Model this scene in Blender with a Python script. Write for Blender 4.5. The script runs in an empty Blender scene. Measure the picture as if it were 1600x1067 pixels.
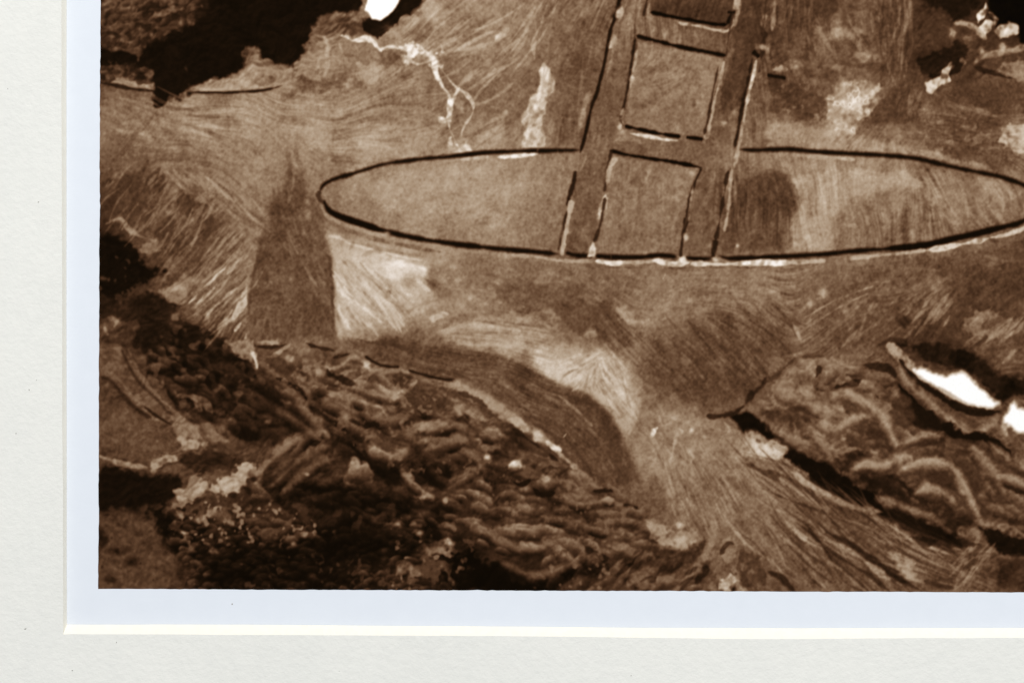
import bpy, math
import numpy as np

# ------------------------------------------------------------------ camera, world, light, exposure
K = 0.000125                      # metres per unit of the print's own measuring grid (1600 units = 200 mm)
ROLL = math.radians(0.215)        # the picture hangs a hair off square to the camera
CX, CY = 153.5, 919.0             # lower left corner of the printed image in grid units

def W(qx, qy, z=0.0):
    return ((qx - 800.0) * K, -(qy - 533.5) * K, z)

scene = bpy.context.scene
col = scene.collection

cam_data = bpy.data.cameras.new('camera')
cam = bpy.data.objects.new('camera', cam_data)
col.objects.link(cam)
cam_data.sensor_width = 36.0
cam_data.lens = 100.0
cam_data.clip_start = 0.01
cam_data.clip_end = 20.0
DIST = 0.2 * 100.0 / 36.0
# centre of the view (grid 800,533.5) seen with the roll about the print corner
_c, _s = math.cos(-ROLL), math.sin(-ROLL)
_dx, _dy = 800.0 - CX, 533.5 - CY
_qx, _qy = CX + _c * _dx - _s * _dy, CY + _s * _dx + _c * _dy
_p = W(_qx, _qy)
cam.location = (_p[0], _p[1], DIST)
cam.rotation_euler = (0.0, 0.0, ROLL)
scene.camera = cam

world = bpy.data.worlds.new('World')
scene.world = world
world.use_nodes = True
bgn = world.node_tree.nodes['Background']
bgn.inputs['Color'].default_value = (0.93, 0.97, 1.0, 1)
bgn.inputs['Strength'].default_value = 0.42

ld = bpy.data.lights.new('window_light', 'AREA')
ld.shape = 'RECTANGLE'
ld.size = 0.9
ld.size_y = 0.7
ld.energy = 17.0
ld.color = (1.0, 0.985, 0.955)
lo = bpy.data.objects.new('window_light', ld)
col.objects.link(lo)
from mathutils import Vector
lo.location = (0.16, 0.84, 0.95)
lo.rotation_euler = (Vector((0.0, 0.02, 0.0)) - Vector(lo.location)).to_track_quat('-Z', 'Y').to_euler()

vs = scene.view_settings
vs.view_transform = 'Standard'
vs.look = 'None'
vs.exposure = 0.0
vs.gamma = 1.0
vs.use_curve_mapping = False
scene.render.filter_size = 1.5          # the photograph's slight softness
scene.cycles.filter_width = 1.5
# PAINT BEGIN ------------------------------------------------ the sepia image printed on the paper
PX0, PX1, PY0, PY1 = 150.0, 1930.0, -300.0, 925.0      # painted extent in grid units
S = 0.8                                                # canvas samples per grid unit
NW, NH = int((PX1 - PX0) * S), int((PY1 - PY0) * S)
rng = np.random.RandomState(11); rng2 = np.random.RandomState(5)

def fblur(a, sx, sy=None):
    sy = sx if sy is None else sy
    fx = np.fft.rfftfreq(a.shape[1])[None, :]
    fy = np.fft.fftfreq(a.shape[0])[:, None]
    g = np.exp(-2 * math.pi ** 2 * ((fx * sx) ** 2 + (fy * sy) ** 2))
    return np.fft.irfft2(np.fft.rfft2(a) * g, s=a.shape)

def nz(sx, sy=None):
    a = fblur(rng.standard_normal((NH, NW)), sx, sy)
    return ((a - a.mean()) / a.std()).astype(np.float32)

def bil(a, y, x):
    y = np.clip(y, 0, a.shape[0] - 1.001); x = np.clip(x, 0, a.shape[1] - 1.001)
    y0 = y.astype(int); x0 = x.astype(int); fy = y - y0; fx = x - x0
    return (a[y0, x0] * (1 - fy) * (1 - fx) + a[y0, x0 + 1] * (1 - fy) * fx
            + a[y0 + 1, x0] * fy * (1 - fx) + a[y0 + 1, x0 + 1] * fy * fx)

def resize_smooth(g, xs, ys):
    # cubic-ish upsample of a coarse grid whose nodes sit at xs, ys
    gx = (np.arange(NW) / S + PX0); gy = (np.arange(NH) / S + PY0)
    ix = np.interp(gx, xs, np.arange(len(xs))); iy = np.interp(gy, ys, np.arange(len(ys)))
    X, Y = np.meshgrid(ix, iy)
    return bil(g, Y, X)

_cr, _sr = math.cos(-ROLL), math.sin(-ROLL)
def toq(pts):
    p = np.array(pts, float).reshape(-1, 2)
    d = p - (CX, CY)
    return np.stack([CX + _cr * d[:, 0] - _sr * d[:, 1], CY + _sr * d[:, 0] + _cr * d[:, 1]], 1)
def toc(pts):                       # measured point -> canvas sample position
    return (toq(pts) - (PX0, PY0)) * S

def spline(p, step=3.0):
    if len(p) < 3: 
        n = max(2, int(np.hypot(*(p[-1] - p[0])) / step) + 1)
        t = np.linspace(0, 1, n)[:, None]
        return p[0] * (1 - t) + p[-1] * t
    q = np.vstack([2 * p[0] - p[1], p, 2 * p[-1] - p[-2]])
    out = []
    for i in range(1, len(q) - 2):
        n = max(1, int(np.hypot(*(q[i + 1] - q[i])) / step))
        t = (np.arange(n) / n)[:, None]
        a, b, c, d = q[i - 1], q[i], q[i + 1], q[i + 2]
        out.append(.5 * (2 * b + (c - a) * t + (2 * a - 5 * b + 4 * c - d) * t ** 2 + (3 * b - a - 3 * c + d) * t ** 3))
    out.append(p[-1:])
    return np.vstack(out)

RAG = (0.28 * nz(1.2) + 0.55 * nz(2.6) + 0.75 * nz(7.0))

LOWN = np.clip(nz(22), -1.8, 1.8)
GR = {1: nz(1.0), 2: nz(1.7), 3: nz(2.8), 4: nz(4.5), 5: nz(8.0)}

def window(p, pad):
    x0 = int(max(0, math.floor(p[:, 0].min() - pad))); x1 = int(min(NW, math.ceil(p[:, 0].max() + pad) + 1))
    y0 = int(max(0, math.floor(p[:, 1].min() - pad))); y1 = int(min(NH, math.ceil(p[:, 1].max() + pad) + 1))
    return x0, x1, y0, y1

def seg_dist(X, Y, a, b):
    d = b - a; L2 = d @ d + 1e-9
    t = np.clip(((X - a[0]) * d[0] + (Y - a[1]) * d[1]) / L2, 0, 1)
    return np.hypot(X - a[0] - t * d[0], Y - a[1] - t * d[1]), t

def sstep(v):
    v = np.clip(v, 0, 1); return v * v * (3 - 2 * v)

def poly_mask(pts, soft, rag):
    p = toc(pts); soft = max(soft * S, .6); rag *= S
    x0, x1, y0, y1 = window(p, soft + rag * 2.5 + 2)
    if x1 <= x0 or y1 <= y0: return None
    X, Y = np.meshgrid(np.arange(x0, x1, dtype=np.float32), np.arange(y0, y1, dtype=np.float32))
    D = np.full(X.shape, 1e9, np.float32); inside = np.zeros(X.shape, bool)
    for a, b in zip(p, np.roll(p, -1, 0)):
        d, _ = seg_dist(X, Y, a, b); D = np.minimum(D, d)
        if a[1] != b[1]:
            c = ((a[1] > Y) != (b[1] > Y)) & (X < (b[0] - a[0]) * (Y - a[1]) / (b[1] - a[1]) + a[0])
            inside ^= c
    sd = np.where(inside, -D, D) + rag * RAG[y0:y1, x0:x1]
    return (slice(y0, y1), slice(x0, x1)), sstep(.5 - sd / soft)

def line_mask(pts, w, soft, rag, taper, curve=True, raw=None):
    p = spline(toc(pts), 4.0) if raw is None else raw
    soft = max(soft * S, .7); hw = w * S / 2; rag *= S
    x0, x1, y0, y1 = window(p, hw + soft + rag * 2.5 + 2)
    if x1 <= x0 or y1 <= y0: return None
    M = np.full((y1 - y0, x1 - x0), 1e3, np.float32)
    n = len(p) - 1
    kn = max(3, n // 3 + 2); WS = np.linspace(0, 1, kn); wv = 1 + .13 * np.clip(rng2.standard_normal(kn), -1.8, 1.8)
    pad = hw + soft + rag * 2.5 + 2
    for i in range(n):
        a, b = p[i], p[i + 1]
        u0 = max(x0, int(min(a[0], b[0]) - pad)); u1 = min(x1, int(max(a[0], b[0]) + pad) + 1)
        v0 = max(y0, int(min(a[1], b[1]) - pad)); v1 = min(y1, int(max(a[1], b[1]) + pad) + 1)
        if u1 <= u0 or v1 <= v0: continue
        X, Y = np.meshgrid(np.arange(u0, u1, dtype=np.float32), np.arange(v0, v1, dtype=np.float32))
        d, t = seg_dist(X, Y, a, b)
        s = (i + t) / n
        h = hw * np.interp(s, WS, wv) * (np.minimum(1, np.minimum(s, 1 - s) / taper) ** .7 if taper else 1.0)
        sub = M[v0 - y0:v1 - y0, u0 - x0:u1 - x0]
        np.minimum(sub, d - h, out=sub)
    sd = M + rag * RAG[y0:y1, x0:x1]
    return (slice(y0, y1), slice(x0, x1)), sstep(.5 - sd / soft)

def brk(y0, y1, x0, x1):
    return np.clip(.86 + .22 * GR[2][y0:y1, x0:x1] + .12 * GR[4][y0:y1, x0:x1], .3, 1)

def boulder(C, hi, lo, a, rx, ry, an, c):
    # one lump of the printed rocks, its upper side pale and its lower side dark
    R_ = max(rx, ry) * S * 1.35
    x0, x1, y0, y1 = window(np.array([c]), R_ + 2)
    if x1 <= x0 or y1 <= y0: return
    X, Y = np.meshgrid(np.arange(x0, x1), np.arange(y0, y1))
    ca, sa = math.cos(an), math.sin(an); gx_, gy_ = (X - c[0]), (Y - c[1])
    u = (gx_ * ca + gy_ * sa) / (rx * S); v = (-gx_ * sa + gy_ * ca) / (ry * S)
    rg = RAG[y0:y1, x0:x1]
    r = np.hypot(u, v) + .13 * rg
    s_ = np.clip(.58 - .62 * v - .2 * u + .07 * rg, 0, 1)
    t = lo + (hi - lo) * s_ ** 1.4
    k = sstep((1.08 - r) / .4) * a
    sl = (slice(y0, y1), slice(x0, x1))
    C[sl] += (t - C[sl]) * k

def comp(C, m, tone, alpha):
    if m is None: return
    sl, k = m
    C[sl] += (tone - C[sl]) * (k * alpha)

def pairs(tok):
    return [tuple(float(v) for v in t.split(',')) for t in tok]

def inside_poly(p, x, y):
    c = False
    for a, b in zip(p, np.roll(p, -1, 0)):
        if (a[1] > y) != (b[1] > y) and x < (b[0] - a[0]) * (y - a[1]) / (b[1] - a[1]) + a[0]: c = not c
    return c

def run(C, text, rock=None):
    for ln in text.strip().splitlines():
        ln = ln.split('#')[0].split()
        if not ln: continue
        k = ln[0]
        if k == 'P':
            t, a, so, rg = map(float, ln[1:5]); m = poly_mask([(x + 70 * abs(math.sin(y * 1.7)) if x >= 1605 else x, y) for x, y in pairs(ln[5:])], so * 1.15, rg * .85)
            if m and rock is None and 20 < t < 245: m = (m[0], m[1] * brk(m[0][0].start, m[0][0].stop, m[0][1].start, m[0][1].stop))
            comp(C, m, t, a)
        elif k in 'LT':
            t, a, w, so, rg = map(float, ln[1:6]); so *= 1.35 if t > 60 else 1.0; m = line_mask(pairs(ln[6:]), w, so, rg, .16 if k == 'T' else .035)
            if m and t > 45: m = (m[0], m[1] * brk(m[0][0].start, m[0][0].stop, m[0][1].start, m[0][1].stop))
            comp(C, m, t, a)
        elif k == 'O':
            t, a, rx, ry, an, sf = map(float, ln[1:7])
            for q in pairs(ln[7:]):
                c = toc([q])[0]; R_ = max(rx, ry) * S * 1.4
                x0, x1, y0, y1 = window(np.array([c]), R_ + 3)
                if x1 <= x0 or y1 <= y0: continue
                X, Y = np.meshgrid(np.arange(x0, x1), np.arange(y0, y1))
                ca, sa = math.cos(math.radians(an)), math.sin(math.radians(an))
                u = ((X - c[0]) * ca + (Y - c[1]) * sa) / (rx * S); v = (-(X - c[0]) * sa + (Y - c[1]) * ca) / (ry * S)
                r = np.hypot(u, v) + .3 * RAG[y0:y1, x0:x1]
                comp(C, ((slice(y0, y1), slice(x0, x1)), np.exp(-1.15 * np.clip(r, 0, 9) ** 2.6) * brk(y0, y1, x0, x1)), t, a)
        elif k == 'H':
            t, a, w, le, an, n = map(float, ln[1:7]); pg = np.array(pairs(ln[7:]))
            lo_, hi_ = pg.min(0), pg.max(0); cnt = 0; tries = 0
            while cnt < n and tries < n * 20:
                tries += 1
                x, y = lo_ + rng.rand(2) * (hi_ - lo_)
                if not inside_poly(pg, x, y): continue
                cnt += 1
                if an > 900:
                    cc = np.clip(toc([(x, y)])[0].astype(int), 0, (NW - 1, NH - 1)); th = float(FA[cc[1], cc[0]])
                else: th = math.radians(an)
                th += rng.normal(0, .09); l = le * (.5 + rng.rand()); bend = rng.normal(0, .05) * l
                d = np.array([math.cos(th), math.sin(th)]); nn = np.array([-d[1], d[0]]); m0 = np.array([x, y])
                comp(C, line_mask([m0 - d * l / 2, m0 + nn * bend, m0 + d * l / 2], w * 1.35 * (.6 + .8 * rng.rand()), 2.8, .35, .45),
                     t + rng.normal(0, 9), a * .72 * (.6 + .5 * rng.rand()))
        elif k == 'V':                                  # a rounded fold: pale crest, dark flank below it
            hi, lo, a, w = map(float, ln[1:5]); pp = np.array(pairs(ln[5:]))
            comp(C, line_mask(pp + (-w * .25, w * .75), w * .9, w * .9, 1.2, .2), lo, a * .65)
            comp(C, line_mask(pp, w * .9, w * 1.1, 2.2, .25), hi - 10, a * .85)
            comp(C, line_mask(pp + (w * .08, -w * .16), w * .4, w * .8, 1.8, .3), hi + 14, a * .6)
        elif k == 'B':
            hi, lo, a, rx, ry, an = map(float, ln[1:7])
            for q in pairs(ln[7:]): boulder(C, hi, lo, a, rx, ry, math.radians(an), toc([q])[0])
        elif k == 'S':                                  # overlapping lumps laid like scales
            hi, lo, a, rx, ry, an, n = map(float, ln[1:8]); pg = np.array(pairs(ln[8:])); c0 = pg.mean(0)
            th = math.radians(an); d = np.array([math.cos(th), math.sin(th)]); nn = np.array([-d[1], d[0]]); spots = []
            R_ = np.hypot(*(pg - c0).T).max(); row = 0
            for v in np.arange(-R_, R_, 1.25 * ry):
                row += 1
                for u in np.arange(-R_ + (row % 2) * .8 * rx, R_, 1.6 * rx):
                    p = c0 + d * (u + rng.normal(0, .4 * rx)) + nn * (v + rng.normal(0, .35 * ry))
                    if inside_poly(pg, *p): spots.append(p)
            for p in sorted(spots, key=lambda q: q[1]):
                if rng.rand() < n: continue
                cc = toc([p])[0]; ci = np.clip(cc.astype(int), 0, (NW - 1, NH - 1)); big = float(LOWN[ci[1], ci[0]])
                z = .65 + .7 * rng.rand()
                boulder(C, max(lo + 6, hi * (1 + .3 * big) + rng.normal(0, 12)), lo, a * (.7 + .3 * rng.rand()), rx * z * (.9 + .4 * rng.rand()), ry * z, th + rng.normal(0, .28), cc)
        elif k == 'G':                                  # gritty flecks: tone alpha threshold grain
            t, a, th, gs = map(float, ln[1:5]); m = poly_mask(pairs(ln[5:]), 12, 4)
            if m: comp(C, (m[0], m[1] * sstep((GR[int(gs)][m[0]] * .8 + .55 * GR[min(5, int(gs) + 2)][m[0]] - th) * 1.1)), t, a)
        elif k == 'R':
            a, so = map(float, ln[1:3]); comp(rock, poly_mask(pairs(ln[3:]), so, 3), a, 1.0)
# mean tone of the image on a coarse lattice (columns every 80, rows every 60)
BASE = '''
75 70 60 60 70 95 120 118 112 95 95 82 75 75 72 80 55 35 15
60 60 60 70 85 105 120 115 110 92 95 95 80 72 95 85 55 60 50
75 75 90 120 125 120 110 100 105 92 92 108 78 75 78 80 60 62 72
105 112 130 128 120 115 112 100 100 85 90 105 88 82 100 82 92 70 85
95 105 115 122 122 122 120 125 125 110 85 92 92 120 125 112 95 85 85
70 75 100 112 98 125 130 132 122 102 95 108 95 75 130 125 118 110 115
30 85 82 108 90 115 122 118 118 98 108 110 90 85 115 105 95 92 78
25 70 100 108 88 150 150 112 102 98 100 102 108 112 95 88 82 70 62
40 50 100 105 85 140 125 115 95 85 95 112 95 108 90 82 78 62 70
75 35 30 85 95 85 85 100 125 120 100 82 78 90 85 80 50 55 85
65 65 30 45 70 75 72 95 88 130 125 88 75 85 100 85 60 80 70
70 75 60 40 55 55 60 70 70 82 105 120 105 90 95 85 65 70 75
60 60 80 60 50 55 50 50 50 75 85 115 105 115 60 75 80 65 80
35 40 60 32 32 36 34 42 44 54 80 100 110 100 95 75 60 70 80
55 40 22 20 20 18 26 28 38 44 56 85 95 95 80 85 80 70 60
60 52 14 12 16 20 34 24 34 46 56 60 90 80 85 85 80 85 55
'''
# direction of the brush marks: x y degrees (clockwise from rightwards)
FLOW = '''
200 200 18 350 180 8 300 240 25 400 320 40 230 320 -52 300 350 -50 340 420 -46 350 480 -42 180 290 -60
420 240 50 460 200 20 550 220 -5 640 200 -22 700 180 -28 600 140 -20 780 60 -45 840 40 -55 760 120 -42 870 150 -80 880 60 -80
600 300 -8 720 330 -4 820 320 -70 560 360 14 940 100 -79 1040 130 -20 1110 130 -79 1000 320 -83 900 320 -80 1060 20 -85
1250 80 70 1220 30 88 1330 80 60 1400 100 -82 1300 170 -40 1370 160 -60 1500 150 15 1450 200 10 1550 90 -15 1560 180 10
1200 320 75 1320 300 88 1400 280 82 1500 280 72 1560 300 60 1400 360 85
830 430 12 900 470 35 950 500 45 750 430 8 870 520 10 1150 560 50 1060 580 42 1050 470 -20 1150 440 -8 1180 500 45
650 555 10 750 570 18 830 610 33 900 660 48 940 730 60 580 545 8
1150 720 45 1250 790 36 1300 850 42 1400 830 28 1230 870 48 1500 880 20 1100 800 70 1050 720 75 1000 620 60 900 570 -40 960 600 65
550 430 12 540 480 60 620 470 42 580 400 14 680 490 -15 1350 430 -12 1300 490 -33 1450 490 -52 1560 480 -40 1550 420 10
450 450 86 450 330 82 500 620 35 450 700 -45 600 680 25 700 620 28 550 760 20 200 600 50 300 640 35 200 680 20 250 820 0
1350 650 40 1450 720 45 1550 720 50 1260 600 -10 700 860 10 900 850 -20 1000 880 -40 420 850 0
'''
# large areas, painted under the grain
UNDER = '''
R 1.0 10 157,0 400,0 640,0 660,15 600,60 540,60 480,120 440,135 300,150 157,128
R 1.0 8 157,365 215,380 300,450 270,480 345,530 400,545 520,545 580,560 680,590 760,625 860,700 930,760 1010,790 1060,850 1100,870 1120,925 157,925
R .8 10 1150,650 1240,560 1330,555 1400,535 1605,560 1605,925 1500,880 1400,820 1300,770 1200,700
R .7 10 1420,0 1605,0 1605,110 1500,130 1430,120
R .45 10 1200,0 1420,0 1430,130 1400,190 1200,225
R .3 6 157,690 157,610 230,650 275,690 270,712 200,715
P 16 1 7 4 325,0 310,28 295,42 265,48 250,60 238,58 229,70 222,85 213,100 218,112 237,113 238,140 246,150 244,165 262,157 288,155 299,146 297,138 325,128 350,122 370,115 382,95 388,75 400,76 410,95 430,103 447,100 460,107 467,95 475,80 482,65 487,45 495,28 512,20 530,25 550,18 570,10 575,-30 325,-30
P 28 .9 8 5 175,15 200,5 260,10 320,0 320,25 270,22 220,25 195,12
P 15 1 6 3 152,76 190,80 215,84 213,96 190,97 170,105 152,103
P 85 .8 8 4 175,30 205,30 225,55 200,75 165,70 160,45
P 132 .8 5 2 157,121 190,124 238,131 238,141 200,137 157,129
P 130 .8 6 3 300,138 330,130 360,123 385,112 400,100 420,118 450,120 452,132 420,136 380,141 320,142
P 118 .7 6 4 395,85 410,98 440,104 455,110 457,125 430,133 400,128
P 118 .7 8 5 492,75 500,60 530,60 545,80 540,115 500,120 470,125 462,108 480,90
P 72 .8 6 4 500,40 520,28 545,25 570,25 575,40 590,60 560,55 530,55 510,58
P 20 1 3 3 630,-10 668,-10 655,10 640,22 625,28 622,38 612,45 598,55 590,62 580,52 568,48 568,30 583,32 595,33 608,26 620,12
P 88 .9 6 3 592,84 605,78 620,80 628,92 627,105 600,105
P 92 .7 8 5 465,122 490,120 520,120 535,112 550,118 535,138 500,145 475,140
P 150 .8 6 4 555,98 590,97 598,110 590,130 570,130 556,115
P 108 .8 8 3 640,50 660,35 690,45 700,70 675,70 650,65
P 76 .75 10 5 1430,192 1500,188 1560,215 1600,245 1560,262 1480,240 1430,225
P 140 .7 10 5 560,205 640,195 690,205 685,235 600,250 560,258
P 150 .6 8 5 652,20 668,0 700,15 690,38 660,35 640,45
P 82 .7 6 2 905,30 955,30 935,140 910,225 870,232 868,160 890,90
P 60 1 3 1 1014,-300 1147,-300 1147,-5 1143,20 1135,35 1130,40 1080,30 1018,22
P 90 .8 5 2 1000,32 1145,52 1140,82 1000,58
P 110 1 2 1 997,66 1130,92 1122,130 1112,170 1100,215 1045,210 976,195 985,140
P 56 .9 6 3 1146,0 1200,0 1195,50 1180,95 1165,150 1140,180 1122,175 1135,110 1140,80
P 90 .6 6 2 1118,180 1160,170 1150,225 1110,262 1104,225
P 90 .9 3 1 960,0 1010,0 985,120 965,215 948,262 928,398 884,398 905,240 930,150
P 106 .8 3 1 955,245 1096,264 1070,380 1062,400 932,400 945,320
P 88 .8 3 1 1096,264 1148,264 1130,310 1114,400 1066,400 1080,310
P 70 .97 13 2 1150,300 1165,280 1190,270 1215,268 1235,280 1243,310 1240,332 1228,350 1228,392 1125,395 1140,320
P 140 .8 8 3 1245,275 1300,262 1420,272 1440,290 1380,300 1330,310 1300,340 1305,395 1232,395 1235,350 1250,320
P 100 .7 14 4 1370,300 1420,295 1450,310 1440,350 1440,380 1330,390 1340,340
P 130 .5 10 4 1440,268 1560,285 1595,305 1560,320 1530,290 1470,285
P 137 .75 16 3 560,290 640,265 780,255 830,265 820,300 700,330 600,330
P 55 .8 6 4 1415,30 1470,30 1490,50 1480,75 1440,85 1418,60
P 6 1 9 4 1530,-40 1570,-90 1640,-120 1700,-70 1760,10 1700,66 1650,50 1600,66 1590,45 1575,38 1560,40 1548,20
P 22 .9 8 4 1435,-40 1480,-90 1550,-60 1535,8 1515,25 1490,30 1475,15 1445,8
P 26 .95 6 4 1432,95 1470,85 1495,60 1512,78 1502,95 1475,108 1455,118 1438,118
P 70 .9 6 3 1487,110 1520,100 1560,115 1605,130 1605,190 1560,180 1500,165 1460,158 1455,150 1480,135
P 66 .9 8 4 1350,175 1372,160 1420,140 1440,160 1435,185 1400,195 1355,195 1345,185
P 55 .85 10 5 1225,-120 1260,-160 1310,-110 1300,20 1270,30 1280,70 1270,95 1205,92 1207,30 1220,20 1235,25 1260,60 1250,90 1205,90
P 80 .7 10 4 1260,100 1400,105 1420,120 1370,130 1330,125 1300,122 1260,125
P 64 .8 8 4 1192,125 1270,130 1285,170 1280,195 1250,190 1200,175
P 130 .85 8 4 1200,190 1245,195 1290,205 1360,215 1450,235 1540,262 1400,242 1200,228
P 150 .95 22 2 505,360 540,374 580,383 620,394 665,404 668,420 662,432 668,448 682,458 692,470 672,484 650,500 600,512 560,520 526,520 525,480 520,420
P 172 .75 24 2 510,378 580,388 640,405 655,430 640,470 600,490 550,505 530,480
P 77 .95 13 3 385,530 385,500 390,460 398,420 405,385 415,350 430,312 444,284 455,262 466,274 480,292 497,318 508,350 518,395 523,440 524,480 523,528
P 103 .85 9 3 672,410 740,400 800,405 860,415 900,440 860,450 800,440 740,460 690,465 668,448
P 125 .5 12 4 690,470 760,470 830,500 850,530 760,525 640,510
P 80 .9 14 5 760,445 850,440 920,450 960,480 990,530 960,545 900,525 840,500 800,475
P 72 .85 34 5 1010,560 1065,510 1150,480 1230,500 1240,545 1200,580 1140,640 1080,625 1010,590
P 70 .95 8 2 540,530 600,528 700,541 780,553 815,566 845,582 880,600 920,615 945,635 965,660 980,700 993,730 1003,752 960,762 930,768 900,722 880,700 840,665 800,640 740,606 660,582 600,572 560,548
P 145 .8 9 4 690,505 730,500 770,512 810,518 828,540 815,562 770,550 720,536 690,525
P 156 .95 16 3 826,548 870,540 930,547 955,550 970,565 990,582 1000,610 1000,640 995,680 980,690 968,664 950,636 925,612 900,606 860,590 840,572
P 120 .7 14 5 1000,640 1060,640 1100,655 1150,670 1165,690 1130,740 1060,760 1010,760 990,710
P 15 1 9 5 152,367 175,368 200,378 217,392 215,405 230,415 245,410 262,424 240,435 225,445 205,450 190,462 170,468 152,462
P 25 .9 8 6 152,462 190,478 240,452 288,470 272,490 300,510 345,530 392,560 402,600 395,640 330,640 280,625 262,600 235,575 215,540 195,520 152,505
P 62 .8 6 4 157,495 175,498 200,505 215,500 210,525 190,540 157,535
P 116 .9 5 3 285,428 310,436 302,450 287,475 262,472 243,456 270,445
P 105 .9 4 3 222,375 245,375 252,392 232,402 218,390
P 84 .9 4 2 152,545 190,540 205,560 222,590 250,620 280,648 270,668 240,655 200,628 175,600 152,590
P 68 .95 4 2 152,645 175,625 200,640 240,658 270,668 277,690 270,712 240,720 200,717 152,707
P 104 .85 5 3 268,640 300,658 350,665 362,682 332,692 275,682
P 22 .8 8 5 320,640 370,650 400,670 400,690 370,670 330,655
P 17 .95 9 4 152,729 200,737 235,741 280,738 292,755 262,785 230,800 152,800
P 30 .8 8 5 280,705 330,700 390,725 330,745 290,735
P 128 .85 5 5 285,755 305,738 328,745 325,765 300,780 278,780
P 140 .9 5 5 335,745 365,735 385,723 402,738 382,760 370,775 345,777 330,765
P 12 .9 10 6 225,800 290,790 320,830 300,860 330,900 340,925 440,925 430,880 480,860 520,880 600,850 620,820 560,800 480,830 430,830 380,840 330,870 280,880 262,850
P 14 .9 8 6 620,800 680,800 700,830 690,850 640,850 630,900 580,860 560,830
P 10 .9 8 6 700,850 740,860 780,880 800,910 860,905 900,885 950,870 940,885 880,910 860,925 700,925 710,890
P 16 .85 8 5 620,650 700,655 735,640 742,655 700,668 660,660
P 14 .85 8 5 528,685 560,700 572,704 580,730 640,742 620,752 560,745 560,715
P 12 .8 10 6 440,760 530,755 610,775 640,790 600,800 500,790 440,780
P 14 .8 9 6 640,730 690,722 720,745 680,765 640,760
P 20 .7 10 6 400,590 430,600 470,650 520,680 500,695 460,660 420,630 400,620
P 24 .9 9 4 1395,536 1430,552 1465,577 1480,582 1500,575 1530,595 1550,615 1560,627 1580,622 1600,612 1605,600 1560,580 1530,555 1490,545 1440,534
P 82 .6 8 4 1520,540 1605,530 1605,580 1560,575 1530,555
P 122 .8 6 6 1240,575 1262,558 1300,562 1330,565 1340,585 1310,600 1280,600 1290,620 1250,625 1205,630 1205,605 1225,590
P 14 1 8 3 1142,652 1165,642 1200,668 1225,692 1260,708 1300,726 1330,752 1380,772 1420,795 1450,815 1490,840 1500,850 1450,838 1400,815 1350,800 1300,772 1250,738 1200,702 1172,680
P 118 .8 5 4 1300,615 1325,610 1350,628 1370,648 1385,672 1370,672 1340,650 1310,650 1298,635
P 30 .85 8 4 1345,668 1385,668 1392,700 1385,715 1370,708 1345,700
P 32 .85 9 4 1305,705 1340,700 1360,705 1340,722 1325,735 1305,725
P 24 .9 9 5 1330,742 1395,738 1420,755 1410,780 1370,768
P 28 .85 8 4 1375,600 1405,600 1430,625 1440,655 1410,668 1385,660 1395,640
P 34 .85 7 4 1438,690 1475,680 1480,700 1450,715 1435,705
P 36 .85 8 4 1482,690 1510,700 1535,730 1530,780 1505,780 1492,740
P 30 .85 8 4 1460,735 1480,738 1490,765 1470,765 1455,752
P 16 .95 6 4 1530,825 1560,822 1605,842 1605,865 1570,868 1550,855
P 40 .8 8 4 1555,870 1605,868 1605,920 1565,915
P 26 .8 8 5 1480,815 1510,800 1525,815 1500,835
'''
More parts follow.
